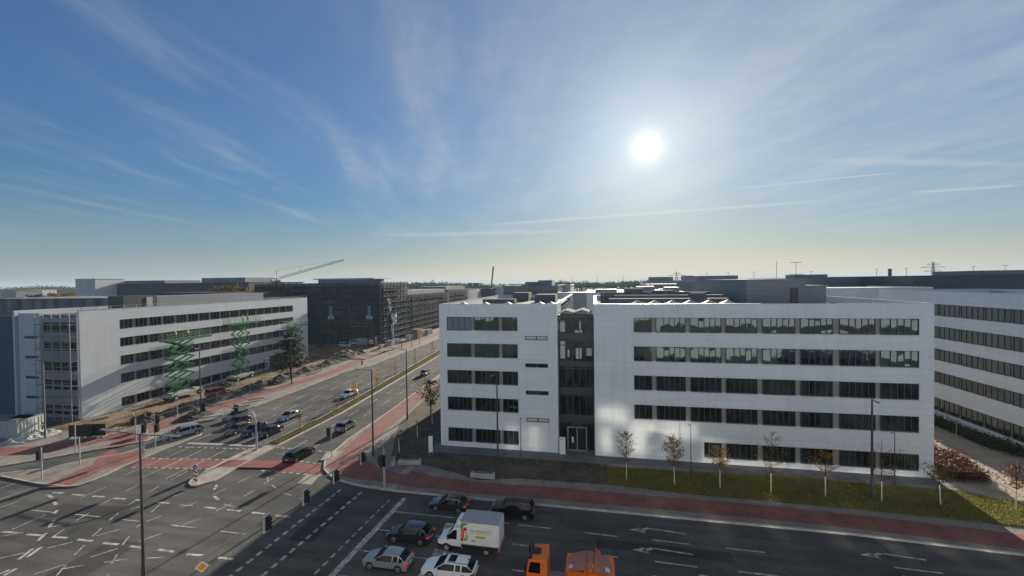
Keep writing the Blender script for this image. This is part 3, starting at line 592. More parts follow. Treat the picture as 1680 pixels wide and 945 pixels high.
# --- block under netting behind it
def windows_on(root, L, z0, dz, storeys, w, h, gap, x0=1.0, gm=GLASS2, split=(.5,), y=.02, rz=0, base=(0, 0), cap=98):
    c = 0
    for i in range(storeys):
        for j in range(int((L - 2 * x0 + gap) / (w + gap))):
            if c >= cap: return
            x = x0 + j * (w + gap); c += 1
            add_window(root, base[0] + x * math.cos(rz) + y * math.sin(rz), base[1] + x * math.sin(rz) - y * math.cos(rz), z0 + i * dz, w, h, split, gm, 20, rz)
DARKW = mat('raw_wall', (.045, .05, .056), .9, var=.35, scale=.3)
site = thing('shell_building', 'big dark building wrapped in scaffold nets with two hanging banners', 'building', (-122, 130.5, 0))
b = MB(); b.box(0, 0, 0, 50.5, 20, 21.3); b.box(24, 3, 21.3, 44, 14, 22.6, 1); b.box(0, -.25, 18.2, 50.5, 0, 18.6, 1); b.box(0, -.25, 14.4, 50.5, 0, 14.7, 1); b.box(0, -.25, 11, 50.5, 0, 11.3, 1); b.box(0, -.25, 7.4, 50.5, 0, 7.7, 1); b.build('wall', [DARKW, LOUV], site)
windows_on(site, 50, 4.4, 3.5, 5, 1.9, 1.9, .9, gm=GLASS2, y=.06)
b = MB(); b.box(22, 3, 22.6, 46, 15, 23.0); b.build('roof_cover', mat('white_film', (.62, .63, .66), .45), site)
sc1 = scaffold('scaffold', 'dark netted scaffold facing the crossing on the big building with banners', (-122, 130.4), (-71.4, 130.4), 20.5, 1.2, 2.8, 2.05, NETT, solid=.8)
sc2 = scaffold('scaffold', 'open scaffold with pale decks on the avenue side of the big dark building', (-71.3, 129.2), (-71.3, 150), 20.8, 1.3, 2.5, 2.05, None, deckm=mat('deck_grey', (.20, .20, .19), .8, var=.3))
for k_, (px, lab) in enumerate(((542.5, 'left of the two tall blue banners on the dark scaffold'), (605.5, 'right of the two tall blue banners on the dark scaffold'))):
    p = on(px, 502, 129.0); q = on(px, 523.5, 129.0)
    r = thing('banner', lab, 'banner', (p.x, 129.0, q.z))
    h = p.z - q.z; MB().box(-.55, -.03, 1.3, .55, 0, h).build('banner_cloth', mat('pale_banner', (.32, .36, .46), .7, var=.1), r)
    b = MB(); b.box(-1.15, -.06, 0, 1.15, .0, 1.15, 0); b.box(-.8, -.065, .5, .8, -.06, .75, 1); b.build('banner_board', [mat('pale_board', (.5, .55, .62), .6), BLUE], r)
    b = MB(); b.box(-.25, -.04, 1.8, -.1, -.03, h - .5); b.box(.1, -.04, 1.8, .25, -.03, h - .5); b.build('banner_stripe', BLUE, r)
t = thing('plastic_sheet', 'torn white plastic sheeting blowing down the corner of the dark scaffold', 'sheet', (-69.7, 131, 0))
b = MB()
for (ya, yb, za, zb_) in ((.4, 2.4, 13.6, 15.8), (1.0, 2.6, 11.3, 13.0), (2.6, 7.0, 6.5, 10.0), (2.8, 4.6, 1.0, 6.6)):
    n = 7; vs = []; 
    for i in range(n + 1):
        for j in range(n + 1):
            tt = j / n; wv = .28 * math.sin(i * 1.9 + za + j * .7) + rnd.uniform(-.1, .1); nar = 1 - .55 * (1 - tt)
            vs.append((wv, ya + (yb - ya) * (.5 + (i / n - .5) * nar) + rnd.uniform(-.1, .1), za + (zb_ - za) * tt))
    b.add(vs, [(i * (n + 1) + j, (i + 1) * (n + 1) + j, (i + 1) * (n + 1) + j + 1, i * (n + 1) + j + 1) for i in range(n) for j in range(n)])
b.build('sheet_cloth', mat('white_film', (.62, .63, .66), .45), t, smooth=True)
tb = [('green netted scaffolded block along the avenue beyond the big dark building', -71.5, 152, 46, 16.2, NETG, .4), ('second scaffolded block further down the avenue with pale decks', -73.5, 203, 34, 17.2, None, .25)]
for (lab, x, y, L, h, net, so) in tb:
    r = thing('shell_building', lab.replace('scaffolded block', 'block behind scaffold'), 'building', (x, y, 0), R(90))
    b = MB(); b.box(0, .1, 0, L, 22, h); b.box(1, 2, h, L - 1, 18, h + 1.7, 1); b.build('wall', [DARKW, LOUV], r); windows_on(r, L, 1.2, 3.4, 4, 1.9, 1.9, 1.0, y=.0)
    s = scaffold('scaffold', lab.replace('scaffolded block', 'scaffold') + ', the tubes', (x + .1, y), (x + .1, y + L), h + .6, 1.3, 2.6, 2.05, None, deckm=mat('deck_green', (.13, .17, .125), .8, var=.3) if net else None)
# opposite office (its sunlit front shows as a reflection in the upper windows)
opp = thing('office_building', 'sunlit white office opposite, seen as reflection in the upper windows', 'building', (84, -3.0, 0), R(180))
b = MB(); ribbon_wall(b, 70, 134, 0, 25.5, [(70.4, 133, .4, 11.4), (70.4, 133, 18.9, 20.6)], .4); b.box(133.6, .4, 0, 134, 14, 25.5); b.box(70, 13.6, 0, 133.6, 14, 25.5); b.box(70, .4, 24.6, 133.6, 13.6, 24.8, 2); ribbon_wall(b, 0, 70, 0, 25.5, [(2, 68, a * 1.0, a + 1.7) for a in (1.2, 4.9, 8.4, 11.9, 15.4, 18.9, 22.2)], .4); b.box(0, .4, 0, .4, 14, 25.5); b.box(69.6, .4, 0, 70, 14, 25.5); b.box(.4, 13.6, 0, 69.6, 14, 25.5); b.box(.4, .4, 24.6, 69.6, 13.6, 24.8, 2); b.build('wall', [WALL, FRAME, ROOF], opp)  # left stretch added out of view, its white top bounces sun onto the office

MIR = mat('sun_glass', (.34, .345, .33), .07, metal=1.0)
def thrown(xf0, xf1, zf0, zf1): MB().box(84 - (xf1 + 6.42), -.06, zf0 + 16.3, 84 - (xf0 + 6.42), -.03, zf1 + 16.3).build('window', MIR, opp)   # pane whose reflected sun lands on the office front
for q in ((-11.0, -9.5, .1, 1.25), (-11.0, -9.5, 1.6, 2.8), (-8.2, -6.7, .1, 1.35), (-8.2, -6.7, 1.7, 2.9), (.3, 3.6, 4.1, 5.9), (4.0, 7.2, 3.2, 4.5), (7.6, 11.3, 2.7, 4.5), (.6, 2.2, .6, 3.2), (3.7, 5.7, .4, 3.2), (6.6, 7.6, .5, 2.2), (11.6, 14.2, -.3, 2.4), (14.5, 18, -.7, .7), (18.6, 22, -.7, .6), (23, 25.5, -.9, .6), (26.5, 29, -.9, .5), (30, 32.4, -.9, .5),
          (-10.5, -9.2, -2.6, -1.7), (-8.4, -7, -2.6, -1.7), (8, 9.2, -4.4, -3.2), (12.6, 13.6, -4.4, -3.4), (17, 18.4, -4.4, -3.3), (20.4, 21.6, -4.5, -3.5), (24, 25.2, -4.5, -3.5), (27.2, 28.4, -4.6, -3.6), (30.2, 31.2, -4.7, -3.7), (4, 5, -3.8, -2.8), (15, 16, -2.6, -1.8), (21.5, 22.6, -2.4, -1.7)): thrown(*q)
def block(label, x0, x1, y0, y1, h, wallm, storeys=4, z0=1.5, dz=3.4, wh=1.7, w=2.6, gap=.5, name='office_building', cap=98, group=None, gm=GLASS2, extra=None, sides=True):
    r = thing(name, label, 'building', (x0, y0, 0), 0, group)
    b = MB(); b.box(0, 0, 0, x1 - x0, y1 - y0, h); b.box(-.15, -.15, h, x1 - x0 + .15, .35, h + .25); b.box(-.15, .35, h, .35, y1 - y0, h + .25); b.box(x1 - x0 - .35, .35, h, x1 - x0 + .15, y1 - y0, h + .25)
    b.build('wall', wallm, r)
    windows_on(r, x1 - x0, z0, dz, storeys, w, wh, gap, y=.04, gm=gm, cap=cap)
    if extra:
        e = MB()
        for bx in extra: e.box(*bx)
        e.build('roof_structure', LOUV, r)
    return r
DKB = mat('dark_cladding', (.06, .07, .092), .5, var=.25, scale=.2); GRB = mat('grey_cladding', (.24, .25, .27), .7, var=.15, scale=.2); WHB = mat('white_render', (.62, .62, .63), .7, var=.08, scale=.2); GLB = mat('glassy_cladding', (.10, .12, .14), .25, var=.3, scale=.15)
def pxblock(label, pxa, pxb, ytop, y, dep, m, **k):
    a, c = on(pxa, ytop, y), on(pxb, ytop, y); return block(label, min(a.x, c.x), max(a.x, c.x), y, y + dep, a.z * .5 + c.z * .5, m, **k)
# long dark block behind the left building, white stair tower
lb = pxblock('long low dark office with glass bands behind the left white building', 147, 408, 465.5, 180, 40, DKB, storeys=4, z0=8.2, dz=3.6, wh=2.2, w=2.9, gap=1.0)
L_ = (on(408, 465, 180).x - on(147, 468, 180).x)
MB().box(7, 4, 19, 46, 25, 24.2).build('roof_storey', LOUV, lb); MB().box(70, 4, 19, 97, 22, 25.0).build('roof_storey', GRB, lb)
tw = pxblock('plain pale stair tower standing left of the long dark office', 123.5, 156, 458, 170, 14, WHB, storeys=0, name='stair_tower')
pxblock('low block in scaffold cloth behind the left white building', -60, 262, 491, 88, 30, mat('patchy_cladding', (.22, .22, .21), .8, var=.6, scale=.35, stretch=(1, 1, .15)), storeys=2, z0=6)
pxblock('flat brown brick hall between the white building and the long dark office', 252, 431, 481, 118, 20, mat('brown_brick', (.13, .10, .085), .9, var=.2), storeys=0)
# beyond the main building
pxblock('dark glazed block rising behind the left roof of the main white building', 826, 915, 470.5, 89, 22, GLB, storeys=5, z0=2.5, dz=3.5, w=1.7, gap=.2, extra=[(4.5, 2, 19, 8, 14, 20.9), (7.5, 1.5, 19, 10.5, 9, 21.2)])
pxblock('pale ribbed hall right of the dark glazed block', 915, 936, 469, 110, 20, mat('white_ribs', (.5, .5, .5), .6, var=.2, scale=1.2, stretch=(.1, .1, 5)), storeys=0, name='hall')
pxblock('low grey hall with white roof edge behind the entrance slot', 905, 962, 482, 92, 16, GRB, storeys=0, name='hall')
pxblock('wide pale flat roofed hall behind the right roof of the main building', 962, 1128, 481.5, 96, 40, WHB, storeys=0, name='hall', extra=[(2, 4, 17.8, 7, 8, 18.9), (12, 8, 17.8, 16, 12, 19.4), (18, 5, 17.8, 21, 9, 19.2)])
pxblock('bluish distant office with stepped roof left of the plant room', 1062, 1140, 466.5, 240, 40, GRB, storeys=3, z0=8, extra=[(2, 3, 20, 14, 12, 22.5), (20, 3, 20, 25, 12, 23)])
pxblock('grey distant block beyond the plant room on the right roof', 1140, 1325, 461, 190, 40, GRB, storeys=3, z0=8, extra=[(2, 3, 19, 18, 12, 22.4), (40, 3, 19, 52, 12, 22.3)])
pxblock('grey windowless distant shed left of the dark blue office', 1318, 1500, 456.5, 150, 50, mat('shed_grey', (.15, .16, .17), .8, var=.15), storeys=0, name='shed')
pxblock('long pale hall behind the right roof, ending at the right wing', 1356, 1530, 473.5, 118, 24, WHB, storeys=0, name='hall')
pxblock('white low building with brown doors between the two roofs at right', 1318, 1356, 470.5, 112, 10, WHB, storeys=1, z0=14.5, wh=1.6)
pxblock('dark blue office block on the skyline at right edge', 1497, 1790, 452, 128, 40, DKB, storeys=5, z0=4, dz=3.5, w=3.4, extra=[(18, 3, 21, 60, 20, 22.3)])
# down the avenue
yy = 176
for k_, (pa, pb, yt, Y, mm, lab) in enumerate(((722, 733, 476, 235, DKB, 'dark narrow block at the far end of the scaffolds'), (733, 763, 475, 262, GRB, 'pale gridded block down the avenue left of the roof corner'), (763, 777, 475, 300, WHB, 'lighter gridded block further down the avenue'), (777, 808, 474, 320, DKB, 'dark banded block far down the avenue'), (808, 826, 470, 330, WHB, 'pale banded block meeting the dark glazed block'))):
    pxblock(lab, pa, pb, yt, Y, 30, mm, storeys=5, z0=1.2, dz=3.3, w=2.2, gap=.8)

# ------------------------------------------------------------------ vehicles
def lerp_tab(tab, x):
    for (x0, v0), (x1, v1) in zip(tab[:-1], tab[1:]):
        if x <= x1:
            t = max(0, min(1, (x - x0) / max(1e-6, x1 - x0))); return v0 + (v1 - v0) * t
    return tab[-1][1]
# body kinds: length, width, height, cowl, windscreen top, roof end, tail of the rear glass, bonnet height, belt, glass height at tail
KINDS = {'hatch': (4.3, 1.80, 1.45, 1.12, 1.95, 3.55, 4.08, .92, .93, 1.02),
         'estate': (4.75, 1.84, 1.48, 1.22, 2.1, 4.15, 4.6, .92, .94, 1.02),
         'suv': (4.45, 1.86, 1.62, 1.12, 1.85, 3.7, 4.25, 1.04, 1.05, 1.12),
         'sedan': (4.7, 1.82, 1.45, 1.25, 2.1, 3.25, 4.0, .90, .93, 1.0),
         'offroad': (4.75, 1.95, 1.85, 1.25, 1.75, 4.35, 4.65, 1.18, 1.16, 1.22),
         'mpv': (4.4, 1.82, 1.66, .85, 1.85, 3.9, 4.3, 1.0, 1.03, 1.1),
         'van': (4.9, 1.92, 1.95, .95, 1.75, 4.6, 4.85, 1.1, 1.12, 1.2)}
def make_car(name, label, cat, kindn, paint, pos, heading, group, brake=False, rails=False, sunroof=False, dark_roof=False, two_wheels=True):
    L, W, Hh, xc, xr, xe, xt, hb, belt, ht = KINDS[kindn]
    root = thing(name, label, cat, pos, heading, group); root.scale = (.83, .83, .83)          # car points along +x locally, rear at x=0 -> shift
    w2 = W / 2; wb0, wb1 = L * .19, L * .81; rw = .33 if Hh < 1.6 else .37
    top = [(0, .60), (.06, .70), (.35, hb - .12), (xc - .1, hb), (xc, hb + .03), (xr, Hh - .05), (xr + .35, Hh), ((xr + xe) / 2 + .3, Hh), (xe, Hh - .06), (xt, ht), (L - .06, ht - .08), (L, ht - .3)]
    sh = [(0, .56), (.06, .66), (.35, hb - .17), (xc, belt - .03), (xr + .3, belt), (xt, ht - .03), (L - .06, ht - .12), (L, ht - .34)]
    if kindn == 'sedan': top = [(0, .60), (.06, .70), (.35, hb - .12), (xc - .1, hb), (xc, hb + .03), (xr, Hh - .05), (xr + .35, Hh), (xe, Hh - .05), (xt, ht), (L - .1, ht - .01), (L - .02, ht - .06), (L, ht - .25)]
    hw = [(0, w2 * .72), (.08, w2 * .84), (.4, w2 * .95), (xc, w2), (L - .7, w2), (L - .15, w2 * .93), (L, w2 * .82)]
    rwid = [(0, w2 * .7), (xc, w2 * .9), (xr, w2 * .68), (xe, w2 * .68), (xt, w2 * .74), (L, w2 * .76)]
    pill = [(xr + .95 if kindn != 'sedan' else xr + .85), xe - (.55 if kindn in ('estate', 'suv', 'mpv', 'offroad', 'van') else .12)]
    X = {0, .06, .18, .35, xc - .3, xc, xc + .16, xr, xr + .2, xr + .35, xe, xt, L - .06, L, (xc + xr) / 2}
    for p in pill: X |= {p, p + .1}
    for c in (wb0, wb1): X |= {c + rw * 1.16 * k for k in (-1, -.8, -.45, 0, .45, .8, 1)}
    X = sorted(x for x in X if 0 <= x <= L); X = [x for i, x in enumerate(X) if i == 0 or x - X[i - 1] > .018]
    vs = []; NR = 17
    for x in X:
        zt, zs, w, wr = lerp_tab(top, x), lerp_tab(sh, x), lerp_tab(hw, x), lerp_tab(rwid, x)
        zs = min(zs, zt - .02); zb = .22 + (.1 if x < .06 or x > L - .06 else 0)
        arch = 0
        for c in (wb0, wb1):
            dx = abs(x - c)
            if dx < rw * 1.16: arch = max(arch, rw + math.sqrt(max(0, (rw * 1.16) ** 2 - dx * dx)))
        z1 = max(zb, arch); z2 = max(zb + .16, arch + .02); z3 = max((zb + zs) / 2 + .04, arch + .06)
        z3 = min(z3, zs - .05); z2 = min(z2, z3 - .03); z1 = min(z1, z2 - .02)
        wr = min(wr, w * .95); zg = zs + (zt - .07 - zs) * .9; wg = w * .97 + (wr - w * .97) * .9
        half = [(0, zb), (w * .86, z1), (w * .97, z1), (w, z2 + .02), (w * 1.0, z3), (w * .97, zs), (wg, max(zg, zs + .002)), (wr, max(zt - .05, zs + .004)), (wr * .55, zt - .012)]
        ring = half + [(0, zt)] + [(-y, z) for y, z in half[:0:-1]]
        ring = [(y, z) for y, z in ring]
        vs.append([(L / 2 - x, y, z) for y, z in ring])
    n = len(vs[0]); flat = [p for r_ in vs for p in r_]
    bod = MB(); gls = {'windscreen': MB(), 'rear_window': MB(), 'side_window': MB(), 'side_window2': MB()}
    for i in range(len(X) - 1):
        xm = (X[i] + X[i + 1]) / 2
        for j in range(n):
            k = (j + 1) % n; f = (i * n + j, i * n + k, (i + 1) * n + k, (i + 1) * n + j); tgt = bod; mi = 0
            jj = j if j < 9 else n - 1 - j
            if jj in (7, 8) and xc < xm < xr: tgt = gls['windscreen']
            elif jj in (7, 8) and xe < xm < xt: tgt = gls['rear_window']
            elif jj == 5 and xc + .16 < xm < xt - .12 and not any(p < xm < p + .1 for p in pill) and not (kindn == 'sedan' and xm > xe + .2): tgt = gls['side_window' if j < 9 else 'side_window2']
            elif jj in (0, 1) : mi = 1
            elif jj == 2 and xm > .4 and xm < L - .4: mi = 1
            elif dark_roof and jj in (7, 8) and xr < xm < xe: mi = 1
            tgt.add([flat[a] for a in f], [(0, 1, 2, 3)], mi)
    for i in (0, len(X) - 1): bod.add(vs[i], [tuple(range(n))], 0)
    def weld(o):
        bm = bmesh.new(); bm.from_mesh(o.data); bmesh.ops.remove_doubles(bm, verts=bm.verts, dist=.001); bmesh.ops.recalc_face_normals(bm, faces=bm.faces); bm.to_mesh(o.data); bm.free()
        o.data.polygons.foreach_set('use_smooth', [True] * len(o.data.polygons))
        try: o.data.set_sharp_from_angle(angle=R(32))
        except Exception: pass
    body = bod.build('body', [paint, BLACK], root); weld(body)
    for k_, mb in gls.items():
        if mb.f: weld(mb.build(k_.rstrip('2'), CARG, root))
    for c in (wb0, wb1):
        for s in (-1, 1):
            y1 = s * (w2 - .01); y0 = s * (w2 - .22); x = L / 2 - c
            wv = MB().tube((x, y0, rw), (x, y1, rw), rw, n=18).build('wheel', RUBBER, root)
            rm = MB(); rm.tube((x, y1, rw), (x, y1 + s * .012, rw), rw * .66, rw * .62, n=16, mi=0)
            for q in range(5):
                a = 2 * math.pi * q / 5 + .3; rm.tube((x + math.cos(a) * rw * .36, y1 + s * .01, rw + math.sin(a) * rw * .36), (x + math.cos(a) * rw * .36, y1 + s * .016, rw + math.sin(a) * rw * .36), rw * .15, n=6, mi=1)
            rm.build('rim', [RIM, BLACK], wv)
    for s in (-1, 1):
        zf = lerp_tab(sh, .12) - .02
        MB().box(L / 2 - .30, s * w2 * .62 - .16, zf - .13, L / 2 - .015, s * w2 * .62 + .16, zf + .02).build('headlight', LAMP, root, bevel=.03)
        zr = ht - .18; MB().box(-L / 2 - .012, s * w2 * .74 - .17, zr - .16, -L / 2 + .3, s * w2 * .74 + .18, zr + .02).build('tail_light', BRAKE if brake else RED, root, bevel=.02)
        MB().box(L / 2 - xc - .42, s * (w2 + .09) - .1, belt + .0, L / 2 - xc - .24, s * (w2 + .09) + .1, belt + .16).build('mirror', paint, root, bevel=.03)
    MB().box(L / 2 - .02, -.26, .40, L / 2 + .012, .26, .51).build('number_plate', PLATE, root)
    MB().box(-L / 2 - .014, -.26, .58, -L / 2 + .03, .26, .69).build('number_plate', PLATE, root)
    MB().box(L / 2 - .06, -w2 * .5, .52, L / 2 + .008, w2 * .5, .66).build('grille', BLACK, root)
    for yy in (-w2 - .004, w2 - .004):
        for p in (xc + .35, pill[0] + .05, pill[1]):
            if p < L * .72 and abs(p - wb0) > .4: MB().box(L / 2 - p - .006, yy, .36, L / 2 - p + .006, yy + .008, belt - .06).build('door_seam', BLACK, root)
        MB().box(L / 2 - pill[0] + .02, yy, belt - .16, L / 2 - pill[0] + .18, yy + .01, belt - .13).build('door_handle', BLACK, root)
    if rails:
        for s in (-1, 1): MB().bar((L / 2 - xr - .2, s * w2 * .62, Hh - .0), (L / 2 - xe, s * w2 * .62, Hh - .02), .04, .05).build('roof_rail', RIM, root)
    if sunroof: MB().box(L / 2 - xr - .95, -.42, Hh - .03, L / 2 - xr - .3, .42, Hh + .012).build('sunroof', CARG, root)
    b = MB().box(-L / 2 + .55, -.02, Hh - .02, -L / 2 + .7, .02, Hh + .08); b.build('aerial', BLACK, root)
    return root
def paintm(n, c, rough=.3, metal=.35): return mat('paint_' + n, c, rough, metal=metal, coat=.7)
P_SIL = paintm('silver', (.30, .32, .345), .35); P_WHI = paintm('white', (.74, .75, .77), metal=0); P_DBL = paintm('dark_blue', (.025, .035, .05)); P_BLK = paintm('black', (.012, .012, .014)); P_GRY = paintm('grey', (.18, .19, .21)); P_BRN = paintm('brown', (.12, .10, .085)); P_RED = paintm('red', (.42, .04, .015), metal=.1); P_BLU = paintm('silver_blue', (.25, .29, .35)); P_NAV = paintm('navy', (.02, .025, .07))
QW = 'cars waiting at the near stop line'; QA = 'cars waiting on the avenue'; QM = 'cars moving on the avenue'
HW = R(180)
make_car('parked_car', 'silver hatchback first at the stop line beside the dark blue hatchback', 'car', 'hatch', P_SIL, (-15.25, 28.1, 0), HW, QW, brake=True)['label'] = 'silver hatchback first in its lane at the stop line'
make_car('estate_car', 'white estate with roof rails and dark sunroof right behind the silver hatchback', 'car', 'estate', P_WHI, (-10.4, 28.0, 0), HW, QW, rails=True, sunroof=True)
make_car('hatchback', 'dark blue crossover with lit brake lamp just ahead of the box van', 'car', 'suv', P_DBL, (-14.95, 31.3, 0), HW, QW, brake=True)
make_car('hatchback', 'dark blue car nearest the red cycle track, ahead of the black off-roader', 'car', 'hatch', P_DBL, (-13.4, 36.3, 0), HW, QW, brake=True)
make_car('off_road_car', 'tall black boxy off-roader behind the box van, by the red cycle track', 'car', 'offroad', P_BLK, (-7.4, 36.2, 0), HW, QW)
AV = R(-92)
def front(px, py, L, hd):
    p = at(px, py); return (p.x - math.cos(hd) * L / 2, p.y - math.sin(hd) * L / 2, 0)
make_car('estate_car', 'grey estate outermost in the queue beside the pavement, left of the black one', 'car', 'estate', P_GRY, (-55.6, 55.3, 0), AV, QA, rails=True)
make_car('hatchback', 'black car in the queue between the grey estate and the brown hatchback', 'car', 'hatch', P_BLK, (-52.8, 52.9, 0), AV, QA)
make_car('hatchback', 'brownish grey hatchback at the avenue stop line, front row of the queue', 'car', 'hatch', P_BRN, (-50.1, 50.1, 0), AV, QA)
make_car('suv', 'dark navy suv at the avenue stop line behind the arched signal mast', 'car', 'suv', P_NAV, (-47.3, 50.1, 0), AV, QA)
make_car('sedan', 'black saloon first in the lane along the grass median', 'car', 'sedan', P_BLK, (-44.8, 50.0, 0), AV, QA)
make_car('sedan', 'pale silver saloon rolling up behind the queue by the median saplings', 'car', 'sedan', P_SIL, (-47.1, 56.6, 0), AV, QM)
make_car('estate_car', 'silver blue estate turning into the slip lane by the left signals', 'car', 'estate', P_BLU, (at(295, 718).x, at(295, 718).y + .4, 0), R(-117), QM).scale = (1, 1, 1)
make_car('estate_car', 'white car coming down the avenue beside a median sapling', 'car', 'estate', P_WHI, (-45.1, 69.6, 0), R(-93), QM)
make_car('minivan', 'grey minivan driving away on the avenue near the tall lamp', 'car', 'mpv', P_GRY, (-35.4, 53.7, 0), R(91), QM)
make_car('estate_car', 'black estate just past the red crossing, driving away', 'car', 'estate', P_BLK, (-35.2, 43.9, 0), R(84), QM, rails=True)
make_car('hatchback', 'small dark car far up the avenue near the corner of the white building', 'car', 'mpv', P_GRY, (-38.0, 88.7, 0), R(94), QM)
make_car('van', 'red van parked on the building site below the first green lift', 'van', 'van', P_RED, tuple(at(358, 651))[:2] + (.25,), R(68), None)
# far vans on the site
for (px, py, m_, hd, lab, kn) in ((566, 570, P_WHI, 0, 'white van with its side door open in the shade of the dark scaffold', 'van'), (526, 572, P_GRY, 160, 'grey car parked by the white van under the dark scaffold', 'estate'), (582, 566, P_WHI, 20, 'second white van half hidden right of the one with open door', 'van')):
    q = at(px, py); make_car('parked_van' if kn == 'van' else 'parked_car', lab, 'van' if kn == 'van' else 'car', kn, m_, (q.x, q.y, .15), R(hd), None)

def box_van():
    r = thing('box_van', 'white refrigerated box van with vegetables and blue lettering on its side', 'van', (-9.8, 31.2, 0), HW); r.scale = (.84, .84, .82)
    # cab ring profile, nose at +x
    L = 2.35; top = [(0, .75), (.1, .98), (.75, 1.22), (.85, 1.28), (1.55, 2.18), (1.9, 2.3), (2.35, 2.32)]; X = [0, .05, .1, .3, .55, .75, .85, 1.0, 1.25, 1.5, 1.62, 1.95, 2.2, 2.35]
    bod, wsn, sw = MB(), MB(), [MB(), MB()]; vs = []
    for x in X:
        zt = lerp_tab(top, x); w = lerp_tab([(0, .74), (.1, .84), (.5, .94), (2.35, .97)], x); zs = min(lerp_tab([(0, .7), (.1, .92), (.8, 1.2), (2.35, 1.26)], x), zt - .03)
        wr = min(w * .95, lerp_tab([(0, .7), (.8, .9), (1.55, .8), (2.35, .8)], x)); dx = abs(x - .95); arch = .36 + math.sqrt(max(0, .42 ** 2 - dx * dx)) if dx < .42 else .35
        half = [(0, .35), (w * .86, arch), (w * .98, arch), (w, max(.62, arch + .03)), (w, max(.85, arch + .05)) if zs > .9 else (w, min(zs - .02, .8)), (w * .98, zs), (w * .98 + (wr - w * .98) * .9, max(zs + .005, zs + (zt - .1 - zs) * .9)), (wr, max(zs + .01, zt - .06)), (wr * .55, zt - .015)]
        ring = half + [(0, zt)] + [(-y, z) for y, z in half[:0:-1]]; vs.append([(3.0 - x, y, z) for y, z in ring])
    n = len(vs[0]); fl = [p for q in vs for p in q]
    for i in range(len(X) - 1):
        xm = (X[i] + X[i + 1]) / 2
        for j in range(n):
            k = (j + 1) % n; jj = j if j < 9 else n - 1 - j; tg = bod; mi = 0
            if jj in (7, 8) and .85 < xm < 1.5: tg = wsn
            elif jj == 5 and .98 < xm < 1.96: tg = sw[j > 9]
            elif jj in (0, 1, 2): mi = 1
            tg.add([fl[i * n + j], fl[i * n + k], fl[(i + 1) * n + k], fl[(i + 1) * n + j]], [(0, 1, 2, 3)], mi)
    bod.add(vs[0], [tuple(range(n))], 0); bod.add(vs[-1], [tuple(range(n))], 0)
    bod.build('cab', [WHITE, BLACK], r, smooth=True); wsn.build('windscreen', CARG, r, smooth=True)
    for s_ in sw: s_.build('side_window', CARG, r)
    cb = MB(); cb.box(-2.95, -1.05, .95, .62, 1.05, 3.05); bx = cb.build('cargo_box', mat('box_panel', (.74, .74, .74), .35, var=.04, scale=.6), r, bevel=.035)
    for z0 in (.93, 3.02): MB().box(-2.98, -1.07, z0, .65, 1.07, z0 + .05).build('box_trim', METAL, bx)
    MB().box(-3.02, -.98, 1.0, -2.96, .98, 2.98).build('rear_door', WHITE, bx); MB().box(-2.99, -1.1, .55, -2.93, 1.1, .95).build('tail_lift', METAL, r)
    MB().box(.2, -.75, 2.38, 1.15, .75, 2.95).build('cooling_unit', WHITE, r, bevel=.12); MB().box(1.16, -.5, 2.45, 1.19, .5, 2.85).build('cooling_grille', BLACK, r)
    b = MB(); b.box(-2.9, -.85, .55, 2.5, .85, .93); b.box(-2.2, -1.0, .5, -.3, -.97, .9); b.box(-2.2, .97, .5, -.3, 1.0, .9); b.build('chassis', BLACK, r)
    for x in (2.05, -1.75):
        for s in (-1, 1):
            w = MB().tube((x, s * .72, .36), (x, s * .97, .36), .36, n=18).build('wheel', RUBBER, r); MB().tube((x, s * .97, .36), (x, s * .982, .36), .22, n=14).build('rim', METAL, w)
    for s in (-1, 1):
        MB().box(2.72, s * .72 - .14, .78, 2.98, s * .72 + .14, 1.02).build('headlight', LAMP, r, bevel=.04); MB().box(1.75, s * 1.12 - .12, 1.3, 1.9, s * 1.12 + .12, 1.75).build('mirror', BLACK, r, bevel=.03)
        MB().box(-3.05, s * .9 - .1, .7, -2.98, s * .9 + .1, .86).build('tail_light', BRAKE, r)
    MB().box(2.9, -.3, .45, 3.01, .3, .62).build('number_plate', PLATE, r)
    # livery on both sides (the near side after the half turn is +y)
    VEG = [mat('leaf_green', (.10, .26, .04), .6), mat('tomato_red', (.55, .04, .02), .5), mat('pepper_orange', (.65, .22, .03), .5), mat('oil_yellow', (.45, .36, .05), .4), mat('onion_violet', (.25, .08, .18), .6), WHITE]
    g = MB(); yy = 1.058
    def blob(cx, cz, rx, rz, mi, k=0, rot=0):
        pts = []
        for q in range(14):
            a = 2 * math.pi * q / 14; rr = 1 + .09 * math.sin(3 * a + cx * 5); u, v_ = rx * rr * math.cos(a), rz * rr * math.sin(a)
            pts.append((cx + u * math.cos(rot) - v_ * math.sin(rot), yy + k * .002, cz + u * math.sin(rot) + v_ * math.cos(rot)))
        g.add(pts, [tuple(range(14))], mi)
    for (cx, cz, rx, rz, mi, k) in ((.48, 2.72, .16, .2, 0, 1), (.3, 2.85, .2, .12, 0, 2), (.52, 2.5, .12, .16, 0, 2), (.12, 2.9, .16, .09, 2, 1), (-.1, 2.86, .1, .06, 2, 2), (.42, 2.18, .2, .2, 1, 3), (.42, 2.18, .13, .13, 2, 4), (.45, 1.78, .18, .26, 1, 3), (.45, 1.78, .11, .18, 2, 4), (.5, 1.4, .14, .2, 1, 5), (.05, 1.62, .13, .26, 3, 3), (.05, 1.98, .05, .2, 3, 4), (.2, 1.42, .14, .12, 0, 2), (-.4, 1.55, .16, .10, 5, 1), (-.6, 1.36, .2, .06, 4, 1)): blob(cx, cz, rx, rz, mi, k)
    g.add([(-.02, yy + .008, 2.3), (.28, yy + .008, 2.2), (.36, yy + .008, 2.5), (.06, yy + .008, 2.6)], [(0, 1, 2, 3)], 1)
    g.build('vegetable_picture', VEG, bx)
